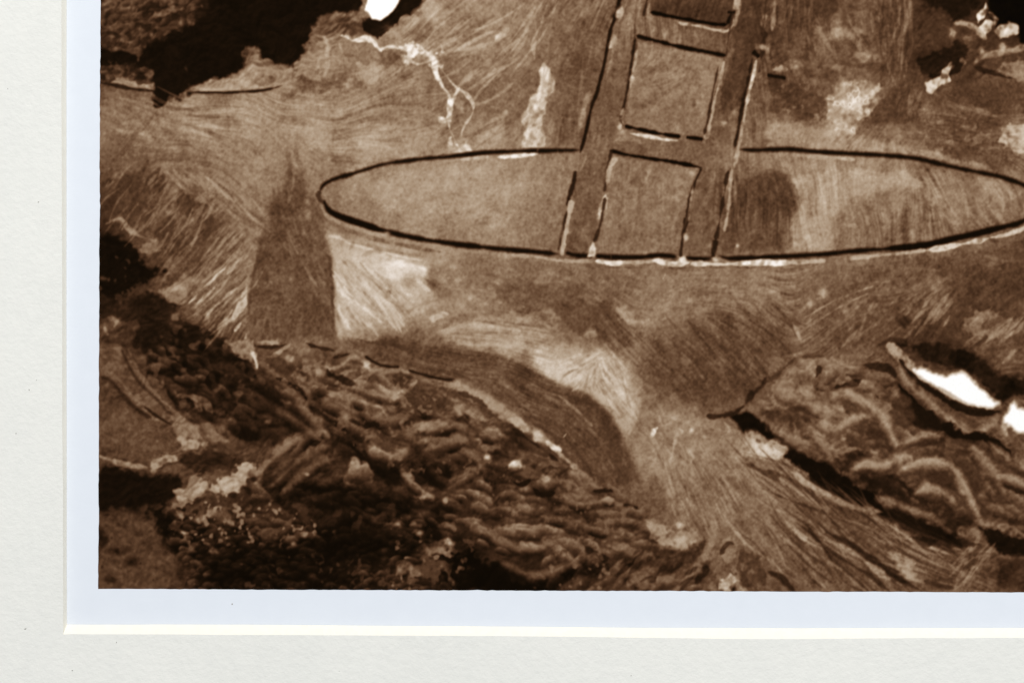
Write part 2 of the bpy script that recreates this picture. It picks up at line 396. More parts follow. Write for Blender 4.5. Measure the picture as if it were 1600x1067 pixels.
# marks painted over the grain
OVER = '''
S 67.0 9.0 .75 9 6 0 .25 260,790 420,800 560,845 700,840 760,925 300,925
S 75.0 12.0 .7 16 9 14 .25 400,740 520,740 640,790 720,770 740,830 600,850 400,840
S 59.0 10.0 .75 14 8 30 .2 225,540 345,535 400,570 400,680 330,690 280,640
S 101.0 17.0 .7 22 12 34 .2 400,562 520,558 600,580 700,600 740,680 720,760 640,790 520,745 440,700 400,640
S 95.0 17.0 .7 17 9 -22 .1 860,860 940,850 1050,860 1095,870 1085,920 850,922
S 103.0 17.0 .72 21 11 18 .15 715,690 800,668 900,740 1000,790 1050,850 980,880 860,880 740,850
S 113.0 41.0 .55 18 9 40 .3 1205,640 1245,565 1330,558 1400,560 1430,640 1500,690 1590,720 1600,800 1540,810 1440,790 1380,765 1300,720 1220,690
S 81.0 21.0 .7 9 5 -25 .2 157,5 320,0 290,40 225,70 160,74
S 69.0 19.0 .7 8 5 0 .2 157,104 215,104 236,116 232,128 160,124
S 118 60 .6 9 6 0 .2 395,88 455,108 455,125 400,132
P 254 1 3 1 577,-10 571,10 570,16 577,22 583,30 595,31 605,25 615,15 622,5 627,-10
O 150 .8 12 7 -25 .6 677,22
O 185 .7 7 5 -40 .8 679,24
O 135 .8 14 8 40 .7 618,52 625,62
O 150 .7 10 6 0 .7 560,28
T 22 .9 5 3.4 0.6 157,130 180,134 210,140 242,143
T 20 .95 4.5 3.4 0.6 296,145 350,145 400,143 425,139 444,133
T 150 .8 4 2 .8 300,141 345,141 385,138
T 145 .7 5 3 1 450,108 455,118 450,128 440,132
O 135 .7 9 6 20 .6 415,112 437,122 448,112
O 60 .8 6 3 20 .7 425,122
T 240 .95 6 2.5 1.5 530,57 540,58 550,64 562,62 572,60 582,64 590,74 596,80
T 215 .9 4 2.5 1 594,78 605,74 616,74 624,77
P 232 .95 4 3 621,74 632,68 645,66 660,68 675,78 684,86 686,98 676,98 668,92 655,88 645,92 640,102 632,98 634,86 626,80
P 92 .8 4 1 650,78 660,76 664,81 655,84
P 128 .8 4 1 642,92 655,90 658,98 645,101
T 238 .95 9 2.5 1 678,95 680,106 682,118 690,130 
T 225 .9 4 2 .8 684,122 693,138 702,150 704,158
T 240 .95 7 2 1 704,152 703,168 702,182 699,192
P 240 .95 3 2 684,182 697,184 702,178 704,190 696,194 686,191
T 215 .9 4.5 2 1 700,190 703,203 709,215 712,224 718,232
T 195 .85 3 2 .8 686,104 695,116 704,128 714,138 724,144 733,153 740,168 736,182 728,194 722,206 721,220
T 230 .9 5 2 1 718,138 712,148 708,158
T 160 .6 10 4 2 716,160 722,175 728,178 734,170
T 225 .85 6 2.5 1 706,212 702,222 708,228
P 222 .9 4 2 710,238 720,228 728,222 735,230 738,237 722,241
T 175 .6 6 3 1 700,225 705,236
P 225 .8 6 4 640,68 662,66 680,76 690,92 688,108 680,100 672,96 668,84 655,80
P 205 .8 5 3 630,84 640,84 645,96 640,106 632,100
G 240 .8 .5 2 622,70 690,72 694,110 670,100 640,108 626,84
T 215 .85 5 3 1 640,96 652,101 666,98 676,92
T 98 .8 4 2.5 .8 535,86 560,88 585,94 600,98
T 96 .8 5 2.5 1 537,90 538,104 545,117
T 100 .7 4 2.5 1 552,94 549,106 547,116
O 72 .9 9 4 -10 .6 638,118
T 85 .7 5 3 1 470,112 478,124 492,128 515,124
T 90 .7 4 3 1 497,122 500,136 505,148
T 150 .7 5 3 1 533,122 540,130 546,138
T 150 .7 4 3 1 548,120 556,130 562,138
T 145 .6 5 3 1 497,118 506,108 510,100
T 158 .6 4 3 1 530,66 533,84
T 75 .6 6 4 1 502,40 508,28 516,22
T 165 .7 6 4 1 505,58 512,70 510,90
T 162 .8 4 2.5 .7 690,75 725,52 760,42 800,20 812,8
T 170 .8 4 2.5 .7 706,84 735,67 762,53 780,48
T 205 .85 8 3 1 774,64 784,55 796,43
T 150 .7 3 2 .6 715,80 760,70 800,52
T 146 .7 5 3 .8 738,166 765,157 785,145 805,128
T 138 .7 4 3 .8 690,165 660,178 620,190 590,195
T 150 .6 10 4 1 756,102 768,94
T 150 .6 7 4 1 764,118 776,108
T 84 .6 5 3 .8 700,60 740,45 780,20
T 84 .6 4 3 .8 720,140 770,120 800,100
T 84 .6 5 3 .8 640,205 690,190 750,170
P 150 .85 6 3 743,230 754,204 765,188 790,178 782,196 790,206 774,222 760,232
T 152 .7 4 2.5 .8 800,116 822,88 845,60 858,38
T 150 .7 4 2.5 .8 797,85 822,50 836,24 850,0
T 146 .7 4 2.5 .8 798,66 818,38 838,10
T 150 .7 5 2.5 .8 803,28 814,8
T 140 .7 4 2.5 .8 862,25 870,0 880,-40
T 140 .6 3 2.5 .8 840,58 832,20 820,30
P 190 .95 4 2 850,100 858,110 863,125 862,145 854,155 849,180 845,198 851,215 849,230 832,231 816,231 817,222 823,205 818,190 820,180 829,152 838,145 842,128 840,114
O 232 .9 8 9 0 .6 850,114
T 225 .7 6 3 1 846,128 842,150 834,175 828,200 820,224
T 150 .6 4 2.5 1 829,158 838,160 850,152
T 140 .6 4 2 .8 835,205 845,200 850,215
# ladder
L 15.4 .92 5.2 3.4 0.5 972,-20 968,0 962,25 953,50 946,90 938,125 931,150 925,165 918,195 912,220 906,240
O 12 .9 5 6 10 .6 961,27
O 190 .9 4 7 15 .6 967,21
T 178 .9 7 2.5 1 961,55 956,66 951,77
T 150 .7 8 4 1 924,138 914,162 909,188 904,208
T 150 .6 5 3 1 917,240 912,256 905,270
L 30.3 .92 3.7 3.4 .5 1013,-10 1009,10 1005,26
T 140 .6 3 2 .8 1016,0 1012,22
L 8 1 6.6 3.4 0.6 1016,20 1050,27 1090,34 1118,39 1136,39
L 12 1 4.9 3.4 0.6 1136,20 1153,20
L 11.0 .92 6.2 3.4 0.6 1137,38 1140,28 1145,20
T 178 .9 6 2 1 1058,35 1075,39 1095,42 1115,47 1136,49 1144,40 1146,28
L 168 .85 7 2.5 1 1152,-8 1149,16
O 150 .6 4 8 0 .7 1038,55 1062,60 1086,54
H 105 .5 3 14 95 14 1005,40 1145,56 1140,78 1000,56
L 10 1 5.7 3.4 0.6 994,56 1010,61 1035,67 1062,74 1100,81 1136,88
L 14 .8 6.6 3.4 0.6 995,58 1012,63
L 24.8 .92 4.2 3.4 .6 993,60 988,90 982,130 975,165 968,187
T 146 .85 4 2 .8 998,68 992,98 988,118 984,140
O 195 .95 4.5 4.5 0 .6 987,122
L 160 .85 6 2 .9 1131,96 1126,122 1118,150 1110,185 1102,218
L 34.1 .92 4.2 3.4 .6 1122,104 1113,150 1106,188 1100,210
T 64 .7 8 4 1.5 1086,150 1082,168
L 10 1 5.7 3.4 0.6 975,197 1000,203 1040,211 1064,214
L 10 1 5.7 3.4 0.6 1072,215 1098,218
T 215 .95 5.5 2 .8 984,209 1000,212 1020,215 1040,219 1060,220
T 185 .9 9 3 1 971,188 968,205
O 170 .8 6 5 0 .6 972,206
H 92 .5 3 18 -15 20 985,90 1120,110 1100,200 985,185
T 78 .6 6 4 1 985,165 1010,166
T 80 .6 8 4 1 1015,105 1022,118
L 10 1 4.9 3.4 0.6 953,236 990,244 1030,250 1060,255 1098,263
T 165 .8 6 3 1 966,246 958,252 954,262
T 130 .6 7 3 1 962,220 985,216 1005,225
O 200 .85 7 4 20 .6 1132,192
L 190 .9 6 2 1 1182,94 1178,112 1172,138 1165,165
T 225 .8 4 2 .6 1180,108 1174,128
T 165 .8 5 2.5 1 1165,165 1160,190 1156,215
L 11.0 .92 8.2 3.4 0.6 1176,81 1186,90
L 24.8 .92 5.2 3.4 .8 1176,90 1168,130 1160,165 1153,205 1148,232
T 155 .8 6 2.5 1 1160,205 1153,232 1146,264
L 33.0 .92 6.2 3.4 1 1195,50 1190,85 1186,115
T 155 .8 6 3 1 1196,22 1192,45
O 155 .8 12 4 10 .7 1192,74
T 148 .7 7 3 1 1210,0 1209,25 1206,48
T 140 .7 4 3 1 1201,70 1200,88
L 11.0 .92 8.2 3.4 0.6 1198,118 1212,120 1228,123
L 40 .8 4 3.4 .6 1145,20 1138,60 1134,92 
L 34 .85 4 3.4 .6 955,236 950,262 944,300
L 30 .8 3.6 3.4 .6 968,186 974,198
T 150 .7 4 3 .8 974,170 968,190
L 46 .8 4 3.4 .6 1200,-20 1194,30 1188,70
T 148 .7 5 3 .8 1156,0 1150,30 1146,45
L 22 .85 4 3.4 .5 955,45 946,90 938,125 930,152
T 140 .6 4 3 .8 964,52 955,95 947,125
# oval outline
L 12 .97 6.6 5.4 .35 500,300 505,290 520,281 540,275 570,266 600,257 650,250 700,245 760,239 800,237 850,236 906,235
L 12 .97 7.1 5.4 .35 1156,234 1180,235 1210,234 1240,234 1280,238 1320,240 1380,243 1430,248 1470,257 1510,266 1560,276 1600,290 1625,305
T 240 .95 7 2 1 778,246 800,245 820,243 840,241
T 190 .8 4 2 1 718,250 740,248 762,245
T 190 .7 5 2.5 1 1305,247 1322,248 1336,250
T 150 .6 4 2.5 1 1240,243 1280,246 1304,247
L 40 .85 6 4 .5 500,299 497,306 500,313 508,318
L 12 .98 8.1 5.4 .35 507,314 511,325 522,335 550,345 580,355 620,366 660,374 700,380 760,387 800,391 840,394 872,397
T 12 .98 10.1 5.4 .35 515,330 535,340 565,350 600,361
L 12 .98 6.6 5.4 .35 884,395 900,399 926,400
L 12 .98 7.1 5.4 .35 930,400 960,402 1000,402 1030,399 1058,402
L 12 .98 6.6 5.4 .35 1071,403 1100,405 1114,403
L 12 .98 7.6 5.4 .35 1122,399 1138,404 1170,403 1200,402 1240,400 1290,397 1340,392 1400,388 1450,383 1480,375 1530,365 1570,355 1600,345 1625,322
T 12 .98 10.1 5.4 .35 1380,389 1440,384 1500,371 1580,351
T 88 .85 6 2.5 .8 493,308 497,325 510,343 535,356 570,369 610,379 660,389 702,396
T 140 .7 5 2.5 .8 502,322 512,338 540,351 580,364 620,374
O 145 .9 7 5 15 .7 606,366
T 130 .6 4 2 .8 640,380 700,390 760,396 820,402
L 150 .8 5 2 .8 800,399 840,402 880,408 928,409
T 228 .95 8 2 .9 930,408 948,411 962,412 976,409
L 165 .85 6 2 .9 972,411 1000,410 1022,410
T 222 .95 8 2 .9 1018,407 1040,411 1062,413 1078,410
O 222 .95 7 7 0 .6 1066,407
O 212 .9 8 6 0 .6 1117,407
L 215 .9 7 2 .9 1078,413 1110,413 1140,413 1170,411
T 240 .95 9 2 .8 1160,412 1190,411 1215,411 1236,411
L 165 .9 6 2 .8 1232,410 1262,409 1290,408
L 160 .9 6 2 .8 1325,404 1370,399 1410,396 1448,391
T 200 .95 8 2 .8 1444,392 1480,386 1520,378 1548,372
T 188 .95 7 2 .8 1545,372 1575,366 1605,354 1630,335
L 62 .6 3 2 .6 930,417 1050,419 1200,416
# lower rails
L 23.1 .92 6.2 3.4 .9 900,267 896,285 890,306 886,322
L 165 .9 8 2 1 893,312 888,340 882,370 877,400
L 33.0 .92 4.2 3.4 .6 886,330 879,360 872,392
T 160 .85 7 2.5 1 957,250 951,272 948,290
T 188 .9 7 2.5 1.2 946,304 942,322 937,340
O 215 .9 5.5 5 0 .6 937,339
P 200 .95 2.5 1 927,379 931,390 929,401 918,401 921,390
L 34.1 .92 4.2 3.4 .8 945,310 938,350 928,378
L 24.8 .92 6.2 3.4 1 1096,263 1086,285 1078,310 1074,340
L 27.5 .92 6.2 3.4 1 1073,340 1066,375 1063,402
T 150 .8 4 2 .8 1083,290 1078,320 1076,345
O 178 .85 4 7 0 .6 1071,372
L 31.9 .92 5.2 3.4 1 1138,266 1132,300 1124,345 1118,375
L 26.4 .92 8.2 3.4 1 1118,375 1114,402
T 158 .85 6 2.5 1 1144,262 1140,295 1138,325 1132,360
O 205 .9 4 6 20 .6 1151,386
O 160 .8 5 4 20 .6 1082,272
O 150 .8 4 5 0 .6 1015,270
O 150 .7 5 8 0 .7 992,313
H 128 .5 3 26 97 26 955,270 1085,280 1065,395 940,395
H 80 .5 3 22 97 26 955,270 1085,280 1065,395 940,395
H 74 .5 3.5 20 100 14 900,280 945,285 930,395 885,395
H 105 .5 3 20 100 14 1095,285 1130,290 1112,395 1075,395
# arcs in the right half of the oval
T 60 0.39 5 3 1 1175,278 1195,282 1208,300 1206,330 1195,350
T 104 0.39 4 3 1 1180,300 1190,310 1188,330
T 100 0.39 4 3 1 1160,375 1175,362 1190,366 1200,380
T 62 0.39 4 3 1 1168,385 1180,378 1192,390
T 60 0.39 5 3 1 1215,275 1232,290 1236,320 1226,345
O 175 .9 7 5 -20 .6 1262,369
O 155 .8 5 5 0 .7 1243,380
O 165 .7 10 5 0 .7 1246,282
O 150 .7 5 4 0 .7 1320,352 1333,353 1368,272
T 148 0.39 3 2 .8 1300,272 1307,300 1302,335
T 100 0.39 4 3 .8 1310,290 1318,330 1312,380
T 150 0.39 3 2 .8 1380,270 1386,292
T 152 0.39 3 2 .8 1420,275 1430,292 1432,310
T 152 0.39 3 2 .8 1440,272 1450,290 1453,312
T 88 0.39 4 2.5 .8 1462,272 1478,300 1484,335
T 155 0.39 3 2 .8 1488,272 1505,300 1512,338
T 82 0.39 5 2.5 .8 1500,275 1520,300 1522,340
T 155 0.45 3 2 .8 1528,278 1540,296
T 95 0.39 4 2.5 .8 1535,285 1548,310 1545,345
T 150 0.39 3 2 .8 1548,282 1566,305 1566,340
T 90 0.39 4 2.5 .8 1562,290 1578,312 1572,345
T 60 0.52 8 3 1 1430,313 1442,314 1455,330
T 150 0.39 5 3 1 1468,330 1480,345 1500,350
T 140 0.39 5 3 1 1445,350 1475,350 1480,368
H 140 0.26 3 22 85 24 1310,265 1440,275 1430,300 1320,330
H 80 0.26 3 22 88 24 1310,320 1450,310 1450,375 1310,385
# whites at upper right
P 235 .95 3 1.5 1523,22 1533,15 1540,4 1543,15 1538,28 1528,36
P 222 .95 3 1.5 1530,45 1540,32 1550,36 1546,48 1535,55
P 188 .95 4 2 1555,50 1565,43 1575,37 1590,42 1588,52 1575,60 1562,62
O 225 .8 7 6 0 .6 1570,50
T 150 .85 7 3 1 1490,37 1510,38 1528,50 1540,62
T 140 .8 5 3 1 1545,20 1556,32 1548,42
T 138 .85 9 4 1 1610,72 1580,80 1555,84 1533,90 1522,100
O 175 .85 5 6 0 .6 1489,53 1535,82 1566,72
O 130 .8 10 5 0 .7 1512,60
T 130 .7 5 3 1 1500,92 1508,102
T 30 .9 7 3 1 1520,105 1550,115 1588,124
P 128 .8 5 3 1560,112 1575,100 1590,92 1605,98 1605,130 1590,128
T 20 .9 10 4 1 1450,120 1480,118 1505,100
P 205 .95 3 2 1478,105 1486,99 1484,116 1486,127 1475,131 1463,136 1456,146 1448,142 1446,130 1457,126 1468,118 1472,110
O 120 .7 5 4 -40 .7 1473,120
P 160 .9 13 6 1300,130 1310,122 1330,140 1345,133 1355,130 1372,138 1370,152 1355,162 1345,180 1332,195 1330,212 1310,213 1295,195 1284,185 1290,170 1297,155 1298,140
O 222 .85 20 12 -25 .8 1337,160
O 205 .8 12 9 -50 .8 1360,146
O 218 .85 15 8 20 .7 1314,196
G 226 .8 .4 2 1300,135 1370,135 1350,170 1330,205 1295,195 1290,170
G 118 .7 .9 2 1292,130 1370,135 1340,180 1330,205 1290,195
O 165 .8 8 14 0 .8 1307,46
O 138 .7 16 7 20 .8 1325,55 1345,50 1340,88 1365,92
T 150 .85 8 3 2 1205,108 1225,110 1240,108
O 165 .8 9 12 30 .8 1241,104
T 52 .8 9 4 2 1195,128 1215,135 1235,160
T 50 .7 10 5 2 1275,150 1288,170 1284,190
G 56 .6 .5 3 1192,128 1285,135 1290,190 1200,178
G 118 .55 .8 2 1200,128 1285,135 1290,195 1200,195
G 120 .5 .6 2 1430,160 1560,170 1605,250 1440,230
H 100 .6 3 50 92 24 1215,-40 1300,-40 1290,60 1215,80
P 172 .95 5 4 1566,205 1578,194 1605,200 1605,250 1592,238 1575,228 1560,220
O 62 .8 12 9 10 .6 1550,196
T 140 .7 8 4 1.5 1490,165 1520,172 1550,178
O 145 .7 6 4 0 .7 1455,168 1470,192 1402,215
H 120 .55 4 60 92 22 1395,-20 1422,-20 1425,100 1390,120
H 50 .55 4 60 92 22 1380,-20 1422,-20 1425,110 1375,120
H 115 .5 3 30 75 20 1245,30 1300,40 1310,90 1260,95
H 58 .5 4 40 88 24 1220,-30 1390,-30 1390,60 1220,60
H 120 .5 4 26 80 18 1290,20 1380,20 1380,95 1300,95
H 118 .5 3 22 100 16 1400,150 1450,150 1450,175 1410,180
H 62 .5 3 30 8 24 1420,185 1600,190 1600,260 1440,235
H 120 .4 3 26 8 20 1400,190 1600,190 1600,250 1440,235
T 55 .7 6 4 1 1400,10 1402,50 1394,80 1380,105
T 130 .6 4 3 1 1412,0 1416,30 1410,70 1408,110
T 120 .6 5 3 1 1275,40 1290,65 1300,82
T 58 .6 5 4 1 1300,95 1340,103 1380,98
O 135 .6 8 5 0 .7 1305,108
H 60 .5 4 16 -20 30 1200,130 1290,130 1290,190 1200,180
# strokes upper left field
H 92 .5 3 50 999 40 160,150 460,150 470,235 430,300 300,270 160,235
H 145 .5 3 50 999 40 160,145 470,145 560,215 430,290 300,240 160,200
H 84 .6 4 40 999 14 190,200 250,190 330,255 230,260
H 82 .55 3 40 -52 22 170,230 230,180 240,200 180,270
T 80 .7 6 3 1 160,262 185,245 205,222 220,195
T 88 .7 4 3 1 205,165 218,185 232,205 250,225
T 80 .7 5 3 1 285,218 310,235 348,250
T 84 .6 5 4 1 448,228 452,250 458,275 470,300
T 80 .6 6 4 1 462,228 465,250 480,275
H 150 .5 4 36 999 40 470,190 700,170 720,235 560,245 480,230
H 95 .5 4 40 999 40 540,145 700,130 720,225 560,240
H 165 .6 3.4 60 999 30 680,20 870,-10 860,60 760,160 690,150
H 86 .5 4 60 999 44 660,20 890,-10 890,200 760,230 690,150
H 118 .5 3 60 999 30 800,20 960,-20 930,140 900,220 820,230
H 105 .4 3 24 999 24 560,270 880,245 880,380 560,340
H 140 .4 4 30 999 24 560,270 880,245 880,380 560,340
H 100 .5 3 30 80 20 820,250 895,245 880,390 820,385
# rake marks left
H 52 .75 9 46 -54 26 160,275 215,258 270,300 250,350 215,360 160,345
H 125 .7 4 50 -52 16 160,285 215,258 270,310 230,365 165,345
P 50 .85 5 3 285,300 325,325 318,345 300,340 275,330 270,315
P 56 .85 5 3 325,335 345,340 335,365 318,372 308,360
P 54 .85 5 3 258,345 275,345 272,370 252,378 240,365
P 52 .8 5 3 258,375 285,362 300,370 280,398 260,395
P 56 .8 5 3 213,300 232,285 230,320 205,345 195,335
H 122 .85 3 45 -56 20 245,300 330,320 330,370 260,400 230,370
H 58 .6 5 36 -48 26 250,400 345,350 380,380 330,430 280,440
H 130 .6 3 40 -47 22 260,410 350,350 385,390 340,440 290,450
H 140 .5 4 50 40 26 250,270 330,270 420,330 400,380 350,330 300,300
H 86 .5 4 50 40 20 250,270 330,270 420,330 400,380 350,330 300,300
T 128 .85 6 3 1.5 158,354 175,346 192,342 200,357 214,368 240,376
O 140 .8 6 5 0 .6 192,345 265,333
T 80 .7 10 4 2 375,340 390,350 400,352
T 195 .9 4 2 .6 292,477 320,450 345,425 358,412
T 165 .8 4 2 .6 302,480 330,455 360,425 380,400
T 178 .8 4 2 .6 320,497 340,475 370,450
T 58 .8 5 2.5 1 316,497 324,485 332,478
T 62 .8 5 2.5 1 305,466 316,455 328,446
T 66 .8 5 2.5 1 350,436 368,424
T 70 .8 5 2.5 1 330,498 345,480 356,466
P 182 .9 3 1.5 386,448 387,475 374,495 358,505 366,484 374,468
T 192 .85 5 2 1 366,518 372,510 378,504
T 165 .8 4 2 1 340,510 356,495 366,480
T 150 .8 5 2.5 1 383,530 386,520
H 140 .6 3 26 -44 26 300,440 385,400 385,500 345,520 300,490
H 74 .6 3 26 -44 22 300,440 385,400 385,500 345,520 300,490
H 160 .5 2.6 60 -46 26 285,430 350,360 390,385 388,470 345,520 300,480
H 62 .6 3 40 -46 30 270,420 350,360 385,390 380,470 330,500 290,470
H 54 .6 3.4 26 -55 40 160,280 215,258 330,320 340,365 270,400 200,350
G 60 .6 .8 2 152,390 230,400 250,430 200,460 152,460
# spike
H 108 .5 3 34 60 16 430,340 505,350 518,480 450,420
H 66 .5 4 30 86 26 400,400 520,400 522,525 390,525
H 66 .5 5 40 80 14 430,290 480,290 500,400 410,400
T 118 .7 3 2 .8 452,370 470,405 490,440 500,452
T 120 .6 4 2.5 .8 460,250 458,290 450,320
O 135 .8 5 9 -20 .7 479,335
O 125 .7 4 6 0 .7 455,433 480,316
T 60 .6 8 4 1 410,460 430,452 445,480
T 60 .6 6 4 1 405,400 418,440
L 140 .8 4 2.5 1 520,400 524,440 525,480 525,515
T 30 .85 4 3 .8 388,532 402,541 425,543 450,538
T 34 .8 4 3 .8 478,536 500,543 522,548
T 150 .8 7 3 1 402,534 425,537 440,532
L 52 .6 5 5 1 388,500 392,455 402,405 416,350
L 54 .6 5 5 1 522,520 521,460 515,400
# pale spill right of the spike
P 192 .6 20 3 545,400 600,393 640,412 625,440 590,440 560,425
P 205 .9 8 3 606,402 640,412 666,418 664,428 640,426 626,438 611,434 600,414
O 228 .85 14 7 10 .7 622,413
T 215 .8 5 3 1 640,412 655,418 666,421
T 195 .8 6 3 1 512,368 530,372 545,380
T 200 .8 4 2 .8 535,378 580,390 630,402 665,408
T 115 .7 5 3 1 545,372 552,380 545,392
T 120 .7 4 2.5 1 565,400 585,392 600,395
T 110 .7 4 2.5 1 560,380 600,390 640,398 670,402
T 215 .85 7 3 1 524,430 530,452 545,468
T 205 .85 6 3 1 524,465 532,490 548,516
T 205 .75 5 3 1 535,445 555,470 580,490 600,505
T 112 .7 5 3 1 530,420 550,445 580,465
T 112 .7 5 3 1 538,475 555,500 575,520
T 115 .7 5 3 1 555,430 580,455 605,470
T 105 .7 6 3 1 595,455 605,440 610,455 600,470
T 195 .7 6 3 1 560,440 590,460 610,480
O 112 .85 10 9 0 .5 637,441
O 150 .8 6 5 0 .6 636,440
O 98 .8 3.5 3.5 0 .6 636,443
T 205 .8 5 2.5 1 625,445 632,458 645,462
T 195 .8 5 2.5 1 652,436 660,446 672,455
P 70 .9 4 1.5 664,436 676,436 684,442 682,448 672,447
T 110 .7 5 3 1 630,492 660,475 690,468
T 100 .7 5 3 1 670,515 700,508 712,490 708,475
T 185 .7 7 3 1.5 672,500 685,495 698,490
O 190 .7 11 6 20 .7 575,505 650,470
H 200 .7 3 40 50 34 525,430 600,430 640,500 560,520
H 108 .7 3 34 46 44 525,400 620,440 650,500 550,520
H 150 .5 3 20 20 16 680,430 800,420 820,490 700,490
T 150 .7 10 4 2 720,465 735,462 745,470
O 165 .7 10 6 0 .7 737,466 790,401 705,417
O 150 .7 8 6 0 .7 712,438 780,440
H 82 .5 5 40 999 24 760,430 900,440 980,520 960,540 850,490
H 120 .5 4 30 999 24 780,420 1000,430 1100,440 1000,520 850,470
P 150 .75 9 6 968,484 985,480 992,498 1018,486 1028,500 1005,512 984,506
T 62 .6 4 3 1 918,450 934,460 942,470 958,476
T 140 .5 9 5 2 820,495 850,490 880,500
T 150 .6 8 4 2 800,505 830,500
O 150 .6 9 6 0 .7 830,520 925,522 1080,468
H 60 .65 4 50 48 46 1040,500 1230,470 1240,540 1180,610 1090,620
H 108 .4 4 30 999 36 1000,430 1230,430 1230,500 1050,520
T 200 .6 2 1.5 .3 1035,437 1040,428
# right of centre, below the oval
T 138 .8 3.5 2 .6 1248,502 1300,472 1350,452 1395,437
T 132 .8 3.5 2 .6 1262,512 1315,478 1365,455
T 66 .7 7 3 1 1310,455 1345,445 1372,437
T 66 .7 6 3 1 1255,515 1242,505 1265,510
T 150 .8 4 2.5 1 1240,507 1252,534
T 130 .6 4 3 1 1365,470 1350,500 1340,530
O 158 .8 8 9 30 .7 1284,458
O 152 .8 5 8 20 .7 1322,484 1265,478
O 150 .7 10 4 5 .7 1206,456
H 66 .55 5 34 -40 40 1300,460 1440,430 1430,500 1340,560 1310,520
H 128 .5 3.5 30 -45 30 1330,470 1490,430 1480,500 1400,540 1320,540
H 135 .6 4 30 -55 14 1440,470 1485,440 1490,500 1460,510
H 130 .65 4 40 -42 18 1490,520 1540,480 1590,500 1590,530 1520,540
H 50 .6 7 40 -30 26 1490,420 1600,400 1605,480 1520,480
P 30 .75 10 5 1392,508 1410,490 1426,486 1424,500 1410,512
T 40 .8 7 4 1 1370,540 1400,530 1430,540
P 124 .7 7 5 1505,515 1525,482 1550,490 1585,505 1575,525 1530,530
T 60 .7 7 4 1 1530,515 1560,500 1580,490
T 160 .7 4 2.5 1 1568,534 1585,515
T 120 .6 10 5 2 1450,430 1465,440 1460,455
H 100 .5 3 40 5 20 1290,412 1590,395 1590,420 1300,430
# long brush band
H 108 .4 3 90 999 40 600,540 760,560 880,620 970,700 950,750 880,690 760,600 640,570
H 60 .45 4 90 999 44 600,545 760,560 900,620 985,720 950,755 880,690 760,605 640,575
T 50 .7 14 6 2 880,615 920,630 950,660 970,700
T 50 .7 8 5 2 910,720 925,740 945,755
T 130 .7 3 2 .6 870,615 900,640 925,665
T 200 .7 2 1.5 .3 880,683 886,676
T 48 .7 4 3 1 545,528 600,538 640,545
T 150 .6 7 4 1.5 530,523 560,527 590,530
# pale splash
O 188 .8 34 18 25 .8 870,580
O 205 .7 12 9 30 .8 852,562 900,588
O 165 .7 14 8 0 .8 800,540
O 82 .85 6 4 20 .6 918,556
T 195 .75 5 3 1 905,575 925,565 940,560 945,572
T 190 .75 9 4 1 958,552 962,575 970,600 975,625
T 110 .7 4 2.5 1 930,605 945,590 952,575
T 115 .7 5 2.5 1 965,580 975,600 985,640
T 185 .7 5 3 1 975,590 982,615 990,640
T 105 .7 6 3 1 980,575 990,590 985,600
T 90 .8 7 3 1 1010,640 1025,630 1035,618
T 95 .7 6 3 1 995,620 1010,612 1030,615
H 186 .7 3 30 999 50 835,552 960,555 1000,640 985,670 900,600
H 112 .7 3 26 999 46 835,552 960,555 1000,640 985,670 900,600
P 235 .95 2.5 1 1016,680 1018,670 1027,668 1024,676 1020,683
O 228 .95 6 6 0 .6 1060,675
O 195 .9 4 6 20 .6 1080,672
T 175 .7 8 4 1.5 1056,680 1052,700 1046,725
T 150 .7 4 3 1 1030,650 1035,665 1050,660
T 150 .7 5 3 1 1040,650 1080,660 1140,675
T 150 .7 4 2.5 1 1090,680 1120,684 1140,672 1130,658
T 78 .7 5 3 1 1060,710 1075,722 1085,718
T 165 .7 5 3 1 1072,702 1082,712 1078,725
T 150 .6 8 4 2 1075,735 1085,745
T 150 .6 6 4 2 1045,740 1050,780
T 80 .7 5 3 1 1015,765 1025,752 1022,740
T 80 .7 6 3 1 1110,760 1130,778 1140,790
T 85 .7 6 3 1 1090,790 1080,770
H 145 .5 3 30 999 40 1000,660 1100,670 1160,740 1110,830 1060,830 1020,740
H 84 .5 3 30 999 40 1000,660 1100,670 1160,740 1110,830 1060,830 1020,740
L 26 .85 4 4.5 1.6 1104,650 1125,650 1142,646 1160,636 1174,618 1188,604 1196,592
T 45 .75 5 5 2 1196,596 1215,585 1235,565 1250,558 1290,556
P 176 .9 8 3 1166,686 1172,675 1190,681 1226,700 1224,715 1190,716 1158,713
O 205 .7 16 9 25 .8 1208,704 1190,700
L 120 .7 6 3 1.5 1170,676 1195,688 1230,708
T 150 .8 10 4 2 1225,715 1240,730 1260,745
# striations lower right
H 46 .75 3 120 999 46 1150,700 1230,730 1380,800 1500,865 1480,915 1330,912 1240,810
H 48 .7 3 110 999 40 1130,700 1220,720 1380,790 1500,860 1540,890 1480,915 1330,910 1240,800
H 128 .65 4 100 999 44 1140,710 1220,730 1380,800 1500,870 1520,900 1400,915 1300,900 1200,820
H 136 .6 4 70 48 20 1140,830 1210,810 1290,915 1230,915
H 55 .6 3 70 48 18 1150,840 1230,810 1320,915 1240,915
T 28 0.7 5 4.5 0.6 1243,815 1275,840 1300,872 1340,907 1358,924
T 30 0.7 6 4.5 0.6 1258,818 1285,850 1325,878 1360,900 1390,924
T 22 0.7 8 4.5 0.6 1290,831 1330,850 1365,875 1400,900 1442,924
T 26 0.7 6 4.5 0.6 1340,862 1380,890 1420,912
T 44 0.62 5 4.5 .8 1370,845 1420,868 1470,888 1490,892
T 36 0.7 7 4.5 .8 1440,905 1465,914 1490,918
T 20 0.74 9 4.5 1 1196,890 1220,902 1242,924
